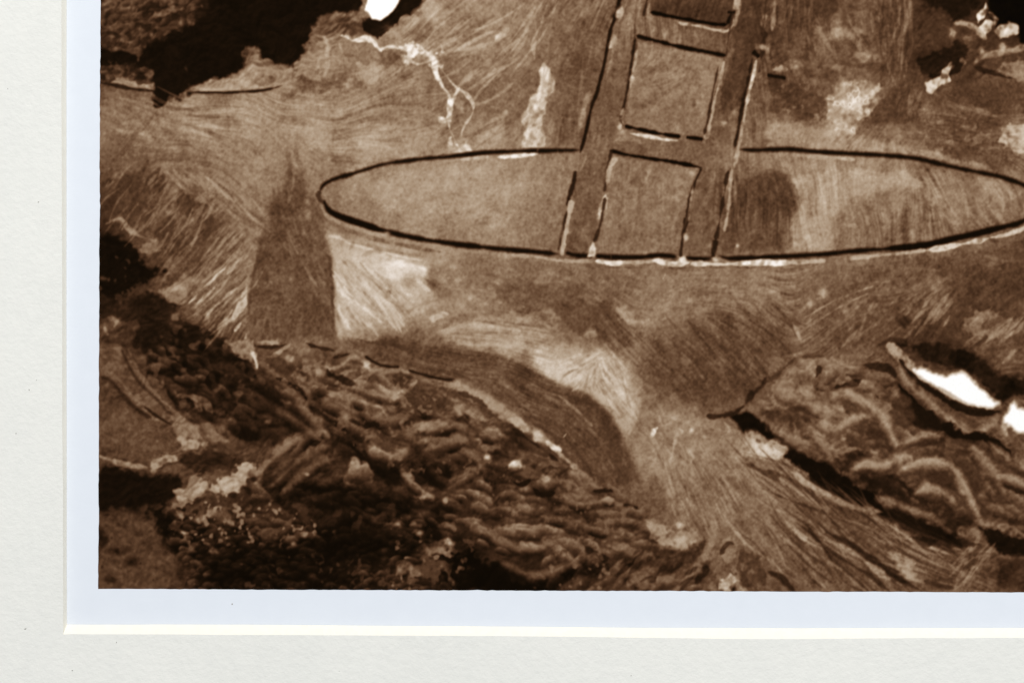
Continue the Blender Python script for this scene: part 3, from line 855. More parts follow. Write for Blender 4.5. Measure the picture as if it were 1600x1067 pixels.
T 40 0.66 5 4.5 .8 1262,900 1285,918
T 40 0.66 4 4.5 .8 1230,850 1270,888 1312,918
T 44 0.62 4 4.5 .8 1200,800 1245,850 1290,885
T 150 .8 8 3 1 1228,815 1250,835 1262,845
T 150 .7 8 3 1 1305,845 1350,875 1390,905
T 150 .7 14 5 1.5 1400,880 1425,900 1440,910
T 145 .7 10 4 1.5 1390,865 1430,880
T 40 0.62 5 4.5 .8 1160,722 1190,736 1220,752
T 40 0.62 5 4.5 .8 1200,735 1240,752 1290,790
T 46 0.62 4 4.5 .8 1205,770 1260,790 1320,812
T 46 0.62 4 4.5 .8 1190,745 1230,775 1270,795
T 150 .8 6 3 1 1235,735 1260,755 1300,775
T 140 .7 8 4 1 1280,765 1330,790 1380,800
T 130 .7 5 3 1 1380,805 1430,830 1500,858
H 135 .6 4 34 -50 20 1480,850 1540,850 1550,915 1500,915
T 40 0.62 6 4.5 1 1500,890 1520,880 1530,870
T 18 0.7 22 4.5 2 1380,800 1420,818 1470,840
T 20 0.7 10 4.5 2 1420,838 1470,848 1530,850
T 120 .8 10 4 2 1520,812 1560,822 1605,838
T 60 .7 8 4 2 1535,805 1560,810
T 120 .7 12 5 2 1500,830 1520,828 1530,840
T 25 0.62 9 4.5 2 1575,812 1605,818
# white hollow and ridges, right
B 132 30 .9 26 16 35 1340,640
B 128 26 .9 30 20 45 1345,690
B 112 24 .9 24 12 10 1455,705
B 130 30 .9 26 10 -10 1440,726
B 118 24 .9 26 16 60 1510,735
B 110 24 .9 18 14 60 1545,765
B 128 30 .9 26 12 20 1455,775
B 126 34 .9 18 12 -20 1295,590
B 130 34 .9 18 10 10 1330,580
B 118 30 .9 20 14 30 1225,620
B 112 30 .9 20 12 30 1270,640
B 120 26 .9 18 12 0 1352,604
B 104 24 .9 22 14 30 1250,670
B 110 24 .9 26 9 0 1350,735
B 100 24 .9 24 12 25 1560,800

T 148 .9 15 4 1.5 1385,538 1400,552 1418,568 1432,578
P 252 1 8 2 1427,576 1440,574 1460,580 1478,588 1490,580 1502,580 1515,590 1530,605 1545,620 1559,630 1550,637 1520,635 1500,625 1480,612 1455,600 1440,592 1428,582
T 165 .9 6 3 .8 1432,588 1455,603 1482,616 1505,630 1530,637 1552,638
P 252 1 8 2 1584,624 1590,635 1605,652 1605,676 1588,672 1580,668 1573,679 1566,668 1568,650 1575,636
O 40 .9 4 5 0 .6 1579,674
T 18 .9 11 4 1.5 1405,562 1425,590 1455,610 1490,632 1530,645 1562,642
V 122 26 .9 15 1404,574 1418,598 1445,622 1470,645 1490,664
V 120 26 .9 15 1486,662 1515,676 1540,672 1558,655
T 14 .95 16 5 2.5 1404,602 1435,638 1462,662 1500,680 1540,684 1572,712 1605,735
T 22 .9 26 8 3 1420,632 1440,652 1470,668
T 80 .7 16 6 2 1560,660 1585,690 1605,700
O 150 .8 16 8 15 .7 1355,650
O 145 .8 12 7 -20 .7 1322,664
O 140 .85 16 8 -10 .7 1410,714
T 110 .85 10 4 2 1530,740 1540,735 1550,745
T 20 .85 9 5 2 1405,750 1425,770 1450,790
T 20 .9 9 4 2 1555,755 1580,762 1605,772
T 120 .85 9 4 2 1560,745 1590,755 1610,764
O 120 .8 20 14 0 .7 1225,620
O 105 .8 16 10 30 .7 1245,680
T 112 .8 8 4 2 1262,665 1280,690 1300,715 1312,740
T 95 .8 8 4 2 1285,680 1296,705
O 135 .8 10 7 -20 .6 1350,602
O 140 .85 12 8 10 .6 1360,604
T 120 .8 9 4 2 1372,622 1385,612 1398,606
O 130 .75 12 8 20 .7 1275,640 1292,646
T 25 .85 8 4 2 1300,606 1330,600 1345,592
T 30 .85 7 4 2 1280,575 1275,605 1295,612
T 22 .8 9 5 2 1350,570 1385,575 1400,590
T 20 .8 10 5 2 1480,560 1500,552 1520,560
O 14 .85 12 14 0 .7 1505,558
O 10 .9 14 14 0 .7 1580,600
T 130 .7 5 3 1 1566,568 1585,548 1600,540
P 40 .8 9 4 1190,642 1225,636 1262,640 1276,660 1240,666 1200,660
P 60 .7 10 4 1372,604 1400,606 1420,630 1425,652 1400,668 1385,650
P 46 .85 10 3 1325,668 1350,660 1372,668 1388,690 1393,714 1380,716 1350,700 1320,690
P 28 .85 9 3 1300,716 1330,706 1356,712 1337,724 1326,740 1303,732
P 26 .85 11 3 1330,738 1362,742 1400,736 1412,760 1425,792 1380,772 1340,757
P 44 .85 9 3 1435,690 1460,683 1480,690 1476,705 1450,713 1437,703
P 44 .85 9 3 1440,739 1474,735 1490,750 1481,765 1447,753
P 32 .85 10 3 1420,782 1470,790 1503,802 1482,816 1440,802
P 50 .85 10 3 1490,694 1510,705 1530,730 1540,760 1526,787 1508,752 1495,720
P 44 .85 7 3 1545,746 1561,745 1562,776 1534,776
V 136 40 .95 15 1302,617 1320,612 1345,624 1365,640 1380,656 1392,680 1401,696
V 128 40 .9 12 1312,668 1330,656 1352,650 1370,660
T 112 .85 5 3 1 1308,714 1330,701 1352,703
V 134 34 .9 13 1334,733 1352,724 1376,729 1392,723 1404,714
V 130 36 .9 13 1400,697 1430,686 1450,679 1472,681
O 150 .85 13 8 0 .7 1412,712
V 138 36 .95 15 1404,736 1430,725 1460,722 1484,727
V 130 34 .9 14 1430,771 1450,762 1470,768 1492,786
V 128 44 .9 11 1488,730 1500,746 1509,766 1520,790 1530,808
V 120 44 .9 14 1514,695 1535,715 1555,740 1569,772
V 126 30 .9 12 1543,690 1565,710 1590,725 1612,737
T 110 .8 8 4 1.5 1384,640 1392,620 1404,608
V 120 34 .9 12 1560,742 1590,752 1612,764
V 112 26 .9 11 1370,776 1420,796 1460,806
G 150 .6 .5 3 1235,575 1262,558 1330,562 1340,585 1300,602 1240,600
G 132 .6 .3 4 1205,605 1290,600 1290,625 1205,632
G 60 .6 .6 3 1240,575 1330,562 1345,600 1300,615 1240,615
G 110 .6 .5 3 1235,650 1300,655 1310,705 1260,695
P 12 .49 14 5 400,596 432,603 478,646 548,688 640,742 622,756 540,712 468,674 400,642
P 12 .48 12 4 618,648 700,652 742,640 744,656 700,670 650,663
P 12 .48 12 5 556,700 580,728 640,742 618,756 562,748
P 12 .48 14 5 640,728 690,720 724,745 684,770 645,762
P 10 .48 16 6 430,752 530,752 610,776 710,792 650,806 520,800 430,786
P 9 .57 18 7 290,852 330,838 420,850 520,840 600,846 590,880 500,890 440,922 335,924 320,890
P 9 .57 14 6 700,852 745,862 785,884 850,902 900,888 950,872 930,895 862,925 705,925 690,885
P 9 .52 14 6 540,812 640,812 690,846 640,866 560,850
P 12 .44 12 5 400,640 460,655 480,672 440,690 402,690
P 13 .40 12 5 560,620 600,640 640,648 620,660 570,648
P 13 .44 10 4 860,775 930,800 1000,822 960,822 900,806 860,790
P 13 .40 10 4 770,770 830,790 870,800 850,812 790,795
P 84 .4 14 5 600,585 690,600 700,625 640,640 590,615
P 92 .4 12 5 400,552 480,548 560,560 590,585 520,590 440,575
T 96 .6 12 6 2 402,738 425,716 448,694 480,676
T 84 .6 12 6 2 425,742 455,714 490,694 520,690
T 96 .55 12 6 2 655,674 690,662 730,668
T 90 .55 14 6 2 700,755 730,738 750,728
V 103.0 15.0 .85 16 406,569 450,603 481,647 512,681
V 97.0 15.0 .85 15 475,569 500,615 550,662 585,680
V 122 26 .85 9 500,577 530,572 552,558 575,566
V 112 24 .85 10 525,594 588,617 622,622 644,598 681,594
V 132 26 .9 14 681,594 731,610 775,634 825,672 872,704
V 107.0 17.0 .85 11 731,650 762,681 790,706
V 110 14 .85 12 650,671 694,659 728,666
V 101.0 15.0 .8 10 652,689 712,684 740,692
V 118 12 .9 14 572,698 612,713 646,694
V 114 12 .9 11 629,735 650,762 677,777
V 99.0 15.0 .8 12 700,764 744,733 764,719
V 107.0 17.0 .85 12 404,739 444,702 475,680 508,674
V 85.0 15.0 .8 11 419,764 475,714 514,696
V 83.0 15.0 .8 10 440,770 490,728 530,715
V 101.0 15.0 .85 12 775,785 812,800 852,793
V 97.0 15.0 .85 12 748,823 787,850 837,857 876,838
V 105.0 17.0 .85 11 869,796 912,788 952,782
V 93.0 15.0 .8 12 923,821 975,812 1027,827
V 89.0 15.0 .8 11 785,879 837,899 902,876
V 93.0 17.0 .8 12 960,850 1012,869 1077,870
V 95.0 17.0 .8 12 960,888 1025,907 1079,899
V 99.0 15.0 .8 10 836,722 862,716 886,730
V 93.0 15.0 .8 10 720,700 748,722 745,750
V 93.0 15.0 .8 12 560,640 600,656 640,650
V 89.0 15.0 .8 12 430,640 470,662 500,690
# rocks lower left: edge of the band
T 135 .9 5 2.5 1 425,557 440,548 455,536
T 34 .9 4 2 1 400,541 420,542 440,540
T 34 .9 4 2 1 482,538 498,543 514,546
T 30 .9 5 3.4 0.6 520,559 535,556 548,552
T 130 .85 8 3.5 1.5 500,578 530,572 552,556
O 200 .95 10 7 5 .6 574,572
O 215 .8 6 5 0 .7 572,573
L 22 .95 5 3.4 0.6 570,556 582,564 594,570 610,573 624,573
L 22 .95 5 3.4 0.6 638,578 660,585 690,592 712,595
T 115 .85 6 3 1 530,590 540,582 560,578
T 110 .8 8 3 1.5 590,586 610,580 640,582
T 138 .9 9 4 1.5 594,604 608,614 620,624
T 138 .9 7 3 1.5 620,622 636,606 654,592
P 42 .8 5 3 610,584 640,586 648,592 625,606 612,600
P 52 .8 8 4 625,625 650,605 680,605 700,625 690,645 640,640
T 130 .85 12 5 2.5 690,600 715,604 735,618 755,628
T 132 .85 12 5 2.5 740,618 770,632 795,650 812,662
T 128 .85 14 5 2.5 712,632 735,645 760,656
T 40 .8 5 3 1.5 715,612 740,622 760,635
T 100 .8 10 4 2 735,672 752,692 768,700 782,700
T 30 .9 8 4 2 735,660 755,680 770,690
T 112 .8 12 5 2.5 655,676 675,664 705,660
T 100 .8 9 4 2 660,704 690,692 725,690
O 120 .8 9 7 0 .6 655,666
O 95 .8 9 9 0 .6 638,678
O 118 .85 18 11 30 .6 590,706
T 120 .85 10 4 2 575,700 595,712 615,712
P 120 .9 5 3 540,745 548,728 553,715 565,722 578,735 580,752 560,758 542,755
O 145 .8 9 6 0 .6 555,727
P 112 .9 5 4 632,738 642,734 650,752 668,772 676,778 660,782 645,768
O 125 .8 10 5 10 .6 665,776
T 100 .85 12 5 2.5 700,752 725,740 745,728
O 215 .95 5.5 5 0 .6 761,714
O 225 .95 5.5 6 0 .6 797,727
O 165 .9 4 2.5 10 .6 479,741
O 150 .85 6 4 -20 .6 418,658
O 140 .85 4 4 0 .6 696,782
T 105 .85 8 4 2 400,738 418,722 438,698 455,684 470,676
P 118 .85 5 3 400,738 412,732 414,745 405,758 400,755
T 92 .8 7 4 2 465,712 485,700 505,690
T 18 .85 7 4 2 462,705 480,695 500,690
T 18 .85 9 4 2 430,590 455,600 470,610 480,625
T 90 .8 10 4 2.5 428,602 450,612 465,622
T 90 .8 10 4 2.5 475,595 500,612 530,625
T 90 .8 9 4 2.5 495,640 520,655 545,665
T 20 .85 9 4 2 480,632 505,650 540,672
T 20 .85 8 4 2 500,575 530,592 560,600
T 85 .8 9 4 2.5 540,610 560,622 590,628
T 18 .85 9 4 2 545,655 570,665 590,660
T 88 .8 8 4 2.5 575,640 610,650 640,648
#,580 620,600 740,680 720,760 560,740 480,680
#,580 620,600 740,680 720,760 560,740 480,680
# bumps at mid bottom
B 225 16 .95 12 12 0 804,729
B 125 14 .95 18 16 0 853,757
B 112 14 .9 12 10 0 821,766
B 100 14 .9 20 9 15 838,716
B 96 14 .9 22 10 -15 836,741
B 90 12 .9 18 12 20 797,700
B 112 16 .9 22 12 15 826,798
B 92 14 .9 20 12 30 768,745
B 96 14 .9 24 10 -30 735,745
B 96 16 .9 26 9 20 760,685
B 104 16 .9 24 10 -10 690,672
B 92 14 .9 26 9 -8 700,700
B 128 18 .9 20 12 25 592,712
B 132 20 .9 22 18 10 560,742
B 104 14 .9 18 10 40 648,762
B 92 14 .9 22 10 25 520,640
B 88 14 .9 20 10 30 560,632
B 92 14 .9 18 12 20 500,610
B 98 16 .9 16 10 30 450,618
B 86 12 .9 24 9 -40 470,700
B 140 20 .9 14 9 10 952,783
B 96 16 .9 22 9 20 900,790
B 88 14 .9 20 9 15 870,815
B 92 14 .9 24 9 20 930,830
B 90 14 .9 18 8 20 785,860
B 100 16 .9 16 9 25 755,835

O 24 .85 24 16 25 .6 800,700 780,735 812,752 855,768 832,722
O 88 .85 17 9 20 .6 806,712 822,737 835,715
O 105 .85 14 11 0 .6 853,751
O 150 .8 6 5 0 .7 854,748
O 225 .9 9 6 10 .6 804,724
O 120 .85 9 8 0 .6 821,762
O 110 .8 14 9 20 .6 825,795
T 18 .9 7 3 2 800,752 815,757 828,750
T 18 .9 8 3 2 832,762 848,774 870,768
T 95 .8 7 3 2 840,730 860,722 875,728
T 155 .9 10 3.5 2 800,655 815,664 826,674
O 215 .95 8 8 0 .6 836,682
P 222 .95 3 1.5 853,690 864,692 876,704 872,708 860,703
T 140 .85 7 3 1.5 872,706 890,722 902,734
T 25 .85 5 3 1.5 800,668 830,690 858,710 875,722
O 130 .85 13 5 15 .6 952,781
T 24 .9 7 3 2 924,768 940,766 958,768
T 24 .9 8 4 2 970,790 985,788 1000,796
#,760 900,770 1010,800 1060,860 1000,900 860,890 740,840
#,760 900,770 1010,800 1060,860 1000,900 860,890 740,840
G 92 0.52 .6 2 152,800 235,800 270,860 330,925 152,925
G 60 0.49 -.2 3 152,800 235,800 270,860 330,925 152,925
G 14 0.56 .7 3 152,800 235,800 270,860 330,925 152,925
G 110 0.36 .75 2 262,790 400,785 480,800 520,830 440,850 300,860 270,830
G 60 0.29 .1 3 262,790 400,785 480,800 520,830 440,850 300,850 270,830
G 12 0.38 .6 3 262,790 400,785 480,800 520,830 440,850 300,850 270,830
G 112 0.36 .8 2 590,805 720,815 760,860 720,925 590,925 640,860
G 66 0.29 .3 3 590,805 720,815 760,860 720,925 590,925 640,860
G 10 0.38 .7 3 590,805 720,815 760,860 720,925 590,925
G 96 0.34 .8 2 380,870 600,870 640,925 380,925
G 80 0.29 .7 3 400,770 620,770 640,820 500,830 400,820
G 104 0.36 .7 2 860,860 1000,880 1010,925 830,925
G 88 0.32 .7 3 720,770 900,780 1000,820 960,870 860,870 740,830
G 16 0.34 .7 3 720,770 900,780 1000,820 960,870 860,870 740,830
G 96 0.52 .7 2 157,610 275,690 270,712 160,705
G 40 0.49 .6 3 157,640 275,690 270,712 160,705
G 92 0.52 .8 3 260,470 345,530 400,560 400,660 300,640 220,560
G 8 0.56 .5 4 250,520 345,530 400,560 400,660 300,640 230,580
G 76 .6 .9 2 157,0 320,0 300,40 230,70 165,78
G 26 .8 .1 3 157,0 320,0 300,40 230,70 165,78
G 84 .6 .9 2 160,98 215,103 236,116 232,130 160,125
G 110 0.49 .8 2 280,750 400,740 420,800 290,800
G 18 0.56 .7 3 270,745 400,740 440,810 270,800
P 84 .75 7 4 470,115 500,125 530,118 545,105 540,88 549,88 553,110 562,125 575,140 560,140 545,128 530,140 510,150 490,150 470,140 455,150 445,158 452,146 465,134
P 140 .6 6 4 478,198 520,196 522,225 480,230
T 148 .8 6 3 1 500,90 496,105 488,118
T 148 .8 5 3 1 515,95 510,110 505,122
T 62 .8 6 3 1 468,110 476,124 488,130
P 76 .7 14 4 152,802 200,796 234,815 264,860 286,900 292,925 152,925
P 80 .5 12 3 152,650 200,640 240,658 268,670 274,692 266,710 240,716 200,712 152,702
P 84 .45 10 3 157,548 188,545 212,585 248,622 272,648 240,645 200,615 165,585
P 108 .6 8 3 272,648 300,660 348,668 360,682 330,690 280,682
G 122 .75 .75 2 270,785 400,780 480,800 500,828 430,846 300,846
G 96 .6 .4 3 280,795 400,785 470,805 440,835 300,840
G 112 .75 .7 2 600,850 700,838 720,880 690,922 600,922 630,880
G 92 .55 .3 3 620,860 700,845 705,905 640,915
G 104 .6 .9 2 860,880 960,880 1000,922 850,922
G 118 .55 .9 2 400,556 560,560 700,600 740,640 640,640 500,620 420,590
G 112 .5 1.0 2 480,600 700,650 740,740 640,740 540,690
G 108 .5 1.0 2 730,690 880,740 1000,800 1000,850 860,860 740,800
O 150 .8 9 5 20 .6 545,568 500,582 452,560
O 128 .7 12 6 30 .6 468,590 520,612 560,600 610,640
O 118 .7 10 6 30 .6 450,630 500,655 480,610 540,650
O 128 .7 10 5 10 .6 672,666 700,664 660,690
O 20 .8 1.6 2 0 .6 182,862 170,872 205,848 190,888 220,880 240,905 175,840 160,885
# bottom edge clutter
P 140 .85 6 4 1005,808 1030,822 1050,830 1085,832 1090,845 1070,860 1045,855 1020,835
O 175 .8 8 5 -30 .7 1062,820
O 165 .7 14 8 0 .7 1070,845
P 38 .85 7 4 1015,855 1060,862 1085,858 1100,846 1095,868 1075,880 1030,872
T 120 .85 9 4 2 1092,880 1105,862 1112,840 1118,815
T 112 .8 9 4 2 1070,905 1085,890 1092,875
T 26 .85 8 4 2 1085,912 1100,895 1105,885
P 118 .85 4 3 1128,862 1140,834 1155,850 1150,872 1135,876
T 40 .85 5 3 1 1125,865 1138,848 1148,850
P 50 .85 6 4 1155,855 1180,865 1200,890 1195,915 1160,912 1150,885
P 185 .95 4 3 1122,920 1128,905 1140,896 1150,898 1154,906 1146,912 1140,922
O 12 .95 5 6 0 .6 1146,918
O 20 .9 5 3 -20 .7 1150,896
O 110 .8 9 6 0 .7 1175,892
H 20 .7 6 26 -35 20 960,860 1090,870 1080,915 960,915
H 88 .65 5 24 -35 20 960,860 1090,870 1080,915 960,915
T 100 .8 9 4 2 945,850 965,858 985,855
T 25 .85 6 3 2 915,855 940,865 955,875
T 100 .75 8 4 2 985,905 1005,912 1020,915
O 128 .85 9 5 30 .6 640,885 655,895
O 165 .9 9 6 25 .6 702,847
O 135 .85 6 5 0 .6 645,818 622,818 655,832 475,833 457,850 757,824
O 185 .9 5 3.5 0 .6 287,831
O 135 .8 7 5 0 .6 310,812 360,815 300,856 334,860
O 120 .8 8 6 0 .6 280,805 335,800 672,860 690,858 625,890
O 18 .9 12 10 30 .6 182,862 160,838 175,905 205,875
O 170 .9 5 4 20 .6 240,736
# lower left body
L 24 .65 5 5.5 0.6 190,545 202,572 218,598 244,622 272,648
T 98 .8 5 2.5 1 200,545 214,574 230,600 258,630 285,655
L 18 .7 7 6 1 157,588 175,596 192,616 212,637 235,652
T 100 .8 5 3 1 160,575 185,592 205,615 222,632
T 22 .85 4 3.4 0.6 222,632 245,650 268,663
T 62 .8 4 2 1 160,660 175,640 180,622
T 92 .7 4 3 1 235,615 255,600 250,590
T 128 .9 7 3 1 155,712 178,720 200,726 232,730
T 142 .9 10 3 1.5 236,729 258,718 280,714
P 142 .9 5 3 275,682 300,684 326,690 320,700 285,706
P 24 .85 5 4 275,635 300,640 320,640 345,650 330,658 300,650
T 95 .8 6 3 1.5 278,618 300,620 312,640
T 98 .8 8 3 1.5 300,622 322,628 332,645
O 105 .8 7 5 20 .6 378,603 345,668 360,655
P 128 .85 5 4 352,534 395,534 400,575 385,562 365,550
T 215 .9 6 2.5 1 392,548 398,558 402,575
O 118 .8 7 5 0 .6 177,497 186,502 276,494 165,436
T 130 .8 4 2 1 163,510 170,525
T 130 .8 4 2 1 185,500 178,512
O 120 .8 4 4 0 .6 282,38 237,54
G 20 .7 .2 3 160,98 215,103 236,116 232,126 160,120
T 130 .7 6 3 2 238,28 262,18 285,12
T 120 .7 6 3 2 160,10 175,2
O 60 .6 2 4 -20 .6 291,108
'''
# ---- put the picture together
_b = np.array([[float(v) for v in r.split()] for r in BASE.strip().splitlines()])
_xs = np.array([160 + 80 * i for i in range(19)], float); _ys = np.array([60 * j for j in range(16)], float)
# finer cubic-like smoothing: upsample linearly, then blur
C = resize_smooth(_b, _xs, _ys).astype(np.float64)
C = fblur(np.pad(C, 60, mode='edge'), 18 * S)[60:-60, 60:-60]
fl = np.array([float(v) for v in FLOW.split()]).reshape(-1, 3)
gx = np.arange(PX0, PX1 + 20, 16.0); gy = np.arange(PY0, PY1 + 20, 16.0)
GX, GY = np.meshgrid(gx, gy)
c2 = np.zeros(GX.shape); s2 = np.zeros(GX.shape)
for x, y, a in fl:
    w = 1.0 / ((GX - x) ** 2 + (GY - y) ** 2 + 300.0) ** 1.6
    c2 += w * math.cos(2 * math.radians(a)); s2 += w * math.sin(2 * math.radians(a))
FA = (0.5 * np.arctan2(resize_smooth(s2 / np.hypot(c2, s2), gx, gy), resize_smooth(c2 / np.hypot(c2, s2), gx, gy)))
wob = nz(18) * .16
FA = FA + wob

def lic(n, L):
    acc = n.copy(); cnt = 1.0
    Y0, X0 = np.mgrid[0:NH, 0:NW].astype(np.float32)
    for sg in (1, -1):
        X = X0.copy(); Y = Y0.copy(); dx = np.cos(FA) * sg; dy = np.sin(FA) * sg
        pdx, pdy = dx, dy
        for i in range(L):
            X = X + pdx; Y = Y + pdy
            xi = np.clip(X + .5, 0, NW - 1).astype(np.int32); yi = np.clip(Y + .5, 0, NH - 1).astype(np.int32)
            acc += n[yi, xi]; cnt += 1
            ndx = np.cos(FA[yi, xi]); ndy = np.sin(FA[yi, xi])
            f = np.sign(ndx * pdx + ndy * pdy); f[f == 0] = 1
            pdx, pdy = ndx * f, ndy * f
    acc = acc / cnt
    return ((acc - acc.mean()) / acc.std()).astype(np.float32)

fineL = lic(nz(.8), 16)
wideL = lic(nz(2.2), 26)
rock = np.zeros((NH, NW))
run(C, UNDER, rock)
# relief-like grit of the rock areas: a bumpy field lit from the upper left
warp = nz(10) * 5.0; warq = nz(10) * 5.0
hgt = sum(a * np.abs(nz(s_, s_ * .8)) for a, s_ in ((3.0, 12), (2.4, 6.0), (1.6, 3.2), (1.0, 1.8), (.5, 1.0)))
_Y, _X = np.mgrid[0:NH, 0:NW].astype(np.float32)
hgt = bil(hgt, _Y + warp, _X + warq)
gyy, gxx = np.gradient(fblur(hgt, .7))
shade = (gxx * .45 + gyy * .9); shade /= shade.std()
shade = np.tanh(shade * .7) * 1.35 - .35 * (np.clip(2.2 - hgt / hgt.mean() * 1.6, 0, 2))
shade -= shade.mean()
patch = nz(14) * .6 + nz(6) * .6 + nz(3) * .35
gate = np.clip(.55 + .55 * nz(22), .08, 1.5)
room = np.clip((C - 4) / 60.0, .09, 1.15) * np.clip((250 - C) / 90.0, 0, 1)
C += room * (1 - rock) * (gate * (3.0 * fineL + 3.6 * wideL) + 4.0 * patch + 1.6 * nz(1.0))
C += room * rock * (8.5 * shade + 7.0 * patch + 3.0 * nz(2.0))
C = np.clip(C, 2, 255)
run(C, OVER)
room = np.clip((C - 4) / 70.0, .07, 1.0) * np.clip((252 - C) / 60.0, 0, 1)
C += room * (gate * 2.0 * fineL + (1 - .35 * rock) * (5.2 * nz(.9) + 3.6 * nz(1.8) + 1.8 * nz(4.5)))
C += room * rock * (3.0 * shade + 3.0 * nz(1.2))
C = np.clip(fblur(np.pad(C, 8, mode='edge'), .5)[8:-8, 8:-8], 0, 255)

C = C + .18 * (C - 92) * np.exp(-((C - 100) / 62.0) ** 2)
C = np.clip(C - 0.0 * np.exp(-((C - 34) / 24.0) ** 2) + 3.0 * np.exp(-((C - 150) / 40.0) ** 2), 0, 255)

# tone -> ink colour (sepia)
RAMP = np.array([[0, 6, 4, 1], [20, 29, 18, 9], [40, 58, 37, 23], [70, 93, 65, 45], [100, 125, 97, 74], [130, 155, 130, 106],
                 [160, 181, 161, 140], [190, 206, 191, 176], [220, 230, 219, 210], [255, 254, 252, 252]], float)
def srgb2lin(v):
    v = v / 255.0
    return np.where(v <= .04045, v / 12.92, ((v + .055) / 1.055) ** 2.4)
# PAINT END

# ------------------------------------------------------------------ materials
def mat_new(name):
    m = bpy.data.materials.new(name); m.use_nodes = True
    nt = m.node_tree; nt.nodes.clear()
    out = nt.nodes.new('ShaderNodeOutputMaterial'); b = nt.nodes.new('ShaderNodeBsdfPrincipled')
    nt.links.new(b.outputs[0], out.inputs[0])
    return m, nt, b

def noise(nt, scale, detail=4.0, rough=.55):
    tc = nt.nodes.get('tc') or nt.nodes.new('ShaderNodeTexCoord'); tc.name = 'tc'
    n = nt.nodes.new('ShaderNodeTexNoise'); n.inputs['Scale'].default_value = scale
    n.inputs['Detail'].default_value = detail; n.inputs['Roughness'].default_value = rough
    nt.links.new(tc.outputs['Object'], n.inputs['Vector'])
    return n

def ramp(nt, fac, stops):
    r = nt.nodes.new('ShaderNodeValToRGB'); e = r.color_ramp.elements
    e[0].position, e[0].color = stops[0][0], (*stops[0][1], 1); e[1].position, e[1].color = stops[-1][0], (*stops[-1][1], 1)
    for p, c in stops[1:-1]:
        k = e.new(p); k.color = (*c, 1)
    nt.links.new(fac, r.inputs['Fac']); return r

def bump(nt, b, h, strength, dist):
    bp = nt.nodes.new('ShaderNodeBump'); bp.inputs['Strength'].default_value = strength; bp.inputs['Distance'].default_value = dist
    nt.links.new(h, bp.inputs['Height']); nt.links.new(bp.outputs[0], b.inputs['Normal'])

def board_material():
    m, nt, b = mat_new('mat_board_paper')
    n = noise(nt, 420, 6, .6); big = noise(nt, 38, 3, .5)
    mx = nt.nodes.new('ShaderNodeMath'); mx.operation = 'MULTIPLY_ADD'; mx.inputs[1].default_value = .55
    nt.links.new(n.outputs['Fac'], mx.inputs[0])
    m2 = nt.nodes.new('ShaderNodeMath'); m2.operation = 'MULTIPLY'; m2.inputs[1].default_value = .45
    nt.links.new(big.outputs['Fac'], m2.inputs[0]); nt.links.new(m2.outputs[0], mx.inputs[2])
    r = ramp(nt, mx.outputs[0], ((.3, (.758, .758, .726)), (.5, (.79, .788, .753)), (.7, (.818, .813, .775))))
    nt.links.new(r.outputs[0], b.inputs['Base Color'])
    b.inputs['Roughness'].default_value = .95; b.inputs['Specular IOR Level'].default_value = .08
    f = noise(nt, 900, 5, .65)
    bump(nt, b, f.outputs['Fac'], .5, .00028)
    return m

def core_material():
    m, nt, b = mat_new('mat_board_core')
    n = noise(nt, 600, 4)
    r = ramp(nt, n.outputs['Fac'], ((.3, (.815, .785, .705)), (.7, (.85, .825, .745))))
    nt.links.new(r.outputs[0], b.inputs['Base Color'])
    b.inputs['Roughness'].default_value = 1.0; b.inputs['Specular IOR Level'].default_value = .05
    return m

def paper_material():
    m, nt, b = mat_new('print_paper')
    n = noise(nt, 260, 5)
    r = ramp(nt, n.outputs['Fac'], ((.3, (.728, .768, .838)), (.7, (.743, .783, .853))))
    nt.links.new(r.outputs[0], b.inputs['Base Color'])
    b.inputs['Roughness'].default_value = .7; b.inputs['Specular IOR Level'].default_value = .12
    return m

def ink_material():
    m, nt, b = mat_new('sepia_ink')
    a = nt.nodes.new('ShaderNodeVertexColor'); a.layer_name = 'ink'
    n = noise(nt, 2600, 3, .6)
    mp = nt.nodes.new('ShaderNodeMapRange'); mp.inputs['To Min'].default_value = .90; mp.inputs['To Max'].default_value = 1.10
    nt.links.new(n.outputs['Fac'], mp.inputs['Value'])
    mu = nt.nodes.new('ShaderNodeVectorMath'); mu.operation = 'SCALE'
    nt.links.new(a.outputs['Color'], mu.inputs[0]); nt.links.new(mp.outputs[0], mu.inputs['Scale'])
    nt.links.new(mu.outputs[0], b.inputs['Base Color'])
    b.inputs['Roughness'].default_value = .9; b.inputs['Specular IOR Level'].default_value = 0.0
    return m

def speck_material():
    m, nt, b = mat_new('fibre_speck')
    n = noise(nt, 3000, 2)
    r = ramp(nt, n.outputs['Fac'], ((.3, (.30, .29, .27)), (.7, (.46, .45, .42))))
    nt.links.new(r.outputs[0], b.inputs['Base Color']); b.inputs['Roughness'].default_value = 1.0
    return m

M_BOARD, M_CORE, M_PAPER, M_INK, M_SPECK = board_material(), core_material(), paper_material(), ink_material(), speck_material()

# ------------------------------------------------------------------ object helpers
def mesh_obj(name, verts, faces, material, parent=None, smooth=False):
    me = bpy.data.meshes.new(name); me.from_pydata([tuple(v) for v in verts], [], faces); me.update()
    me.materials.append(material)
    o = bpy.data.objects.new(name, me); col.objects.link(o)
    if parent: o.parent = parent
    if smooth: me.shade_smooth()
    return o

def empty(name, label, cat):
    o = bpy.data.objects.new(name, None); col.objects.link(o); o.empty_display_size = .02
    o['label'] = label; o['category'] = cat
    return o

Z_PAPER, Z_INK, Z_MAT0, Z_MAT1 = .00030, .00032, .00033, .00190
IMG_X0, IMG_X1, IMG_Y0, IMG_Y1 = 153.9, 1900.0, -280.0, 919.3

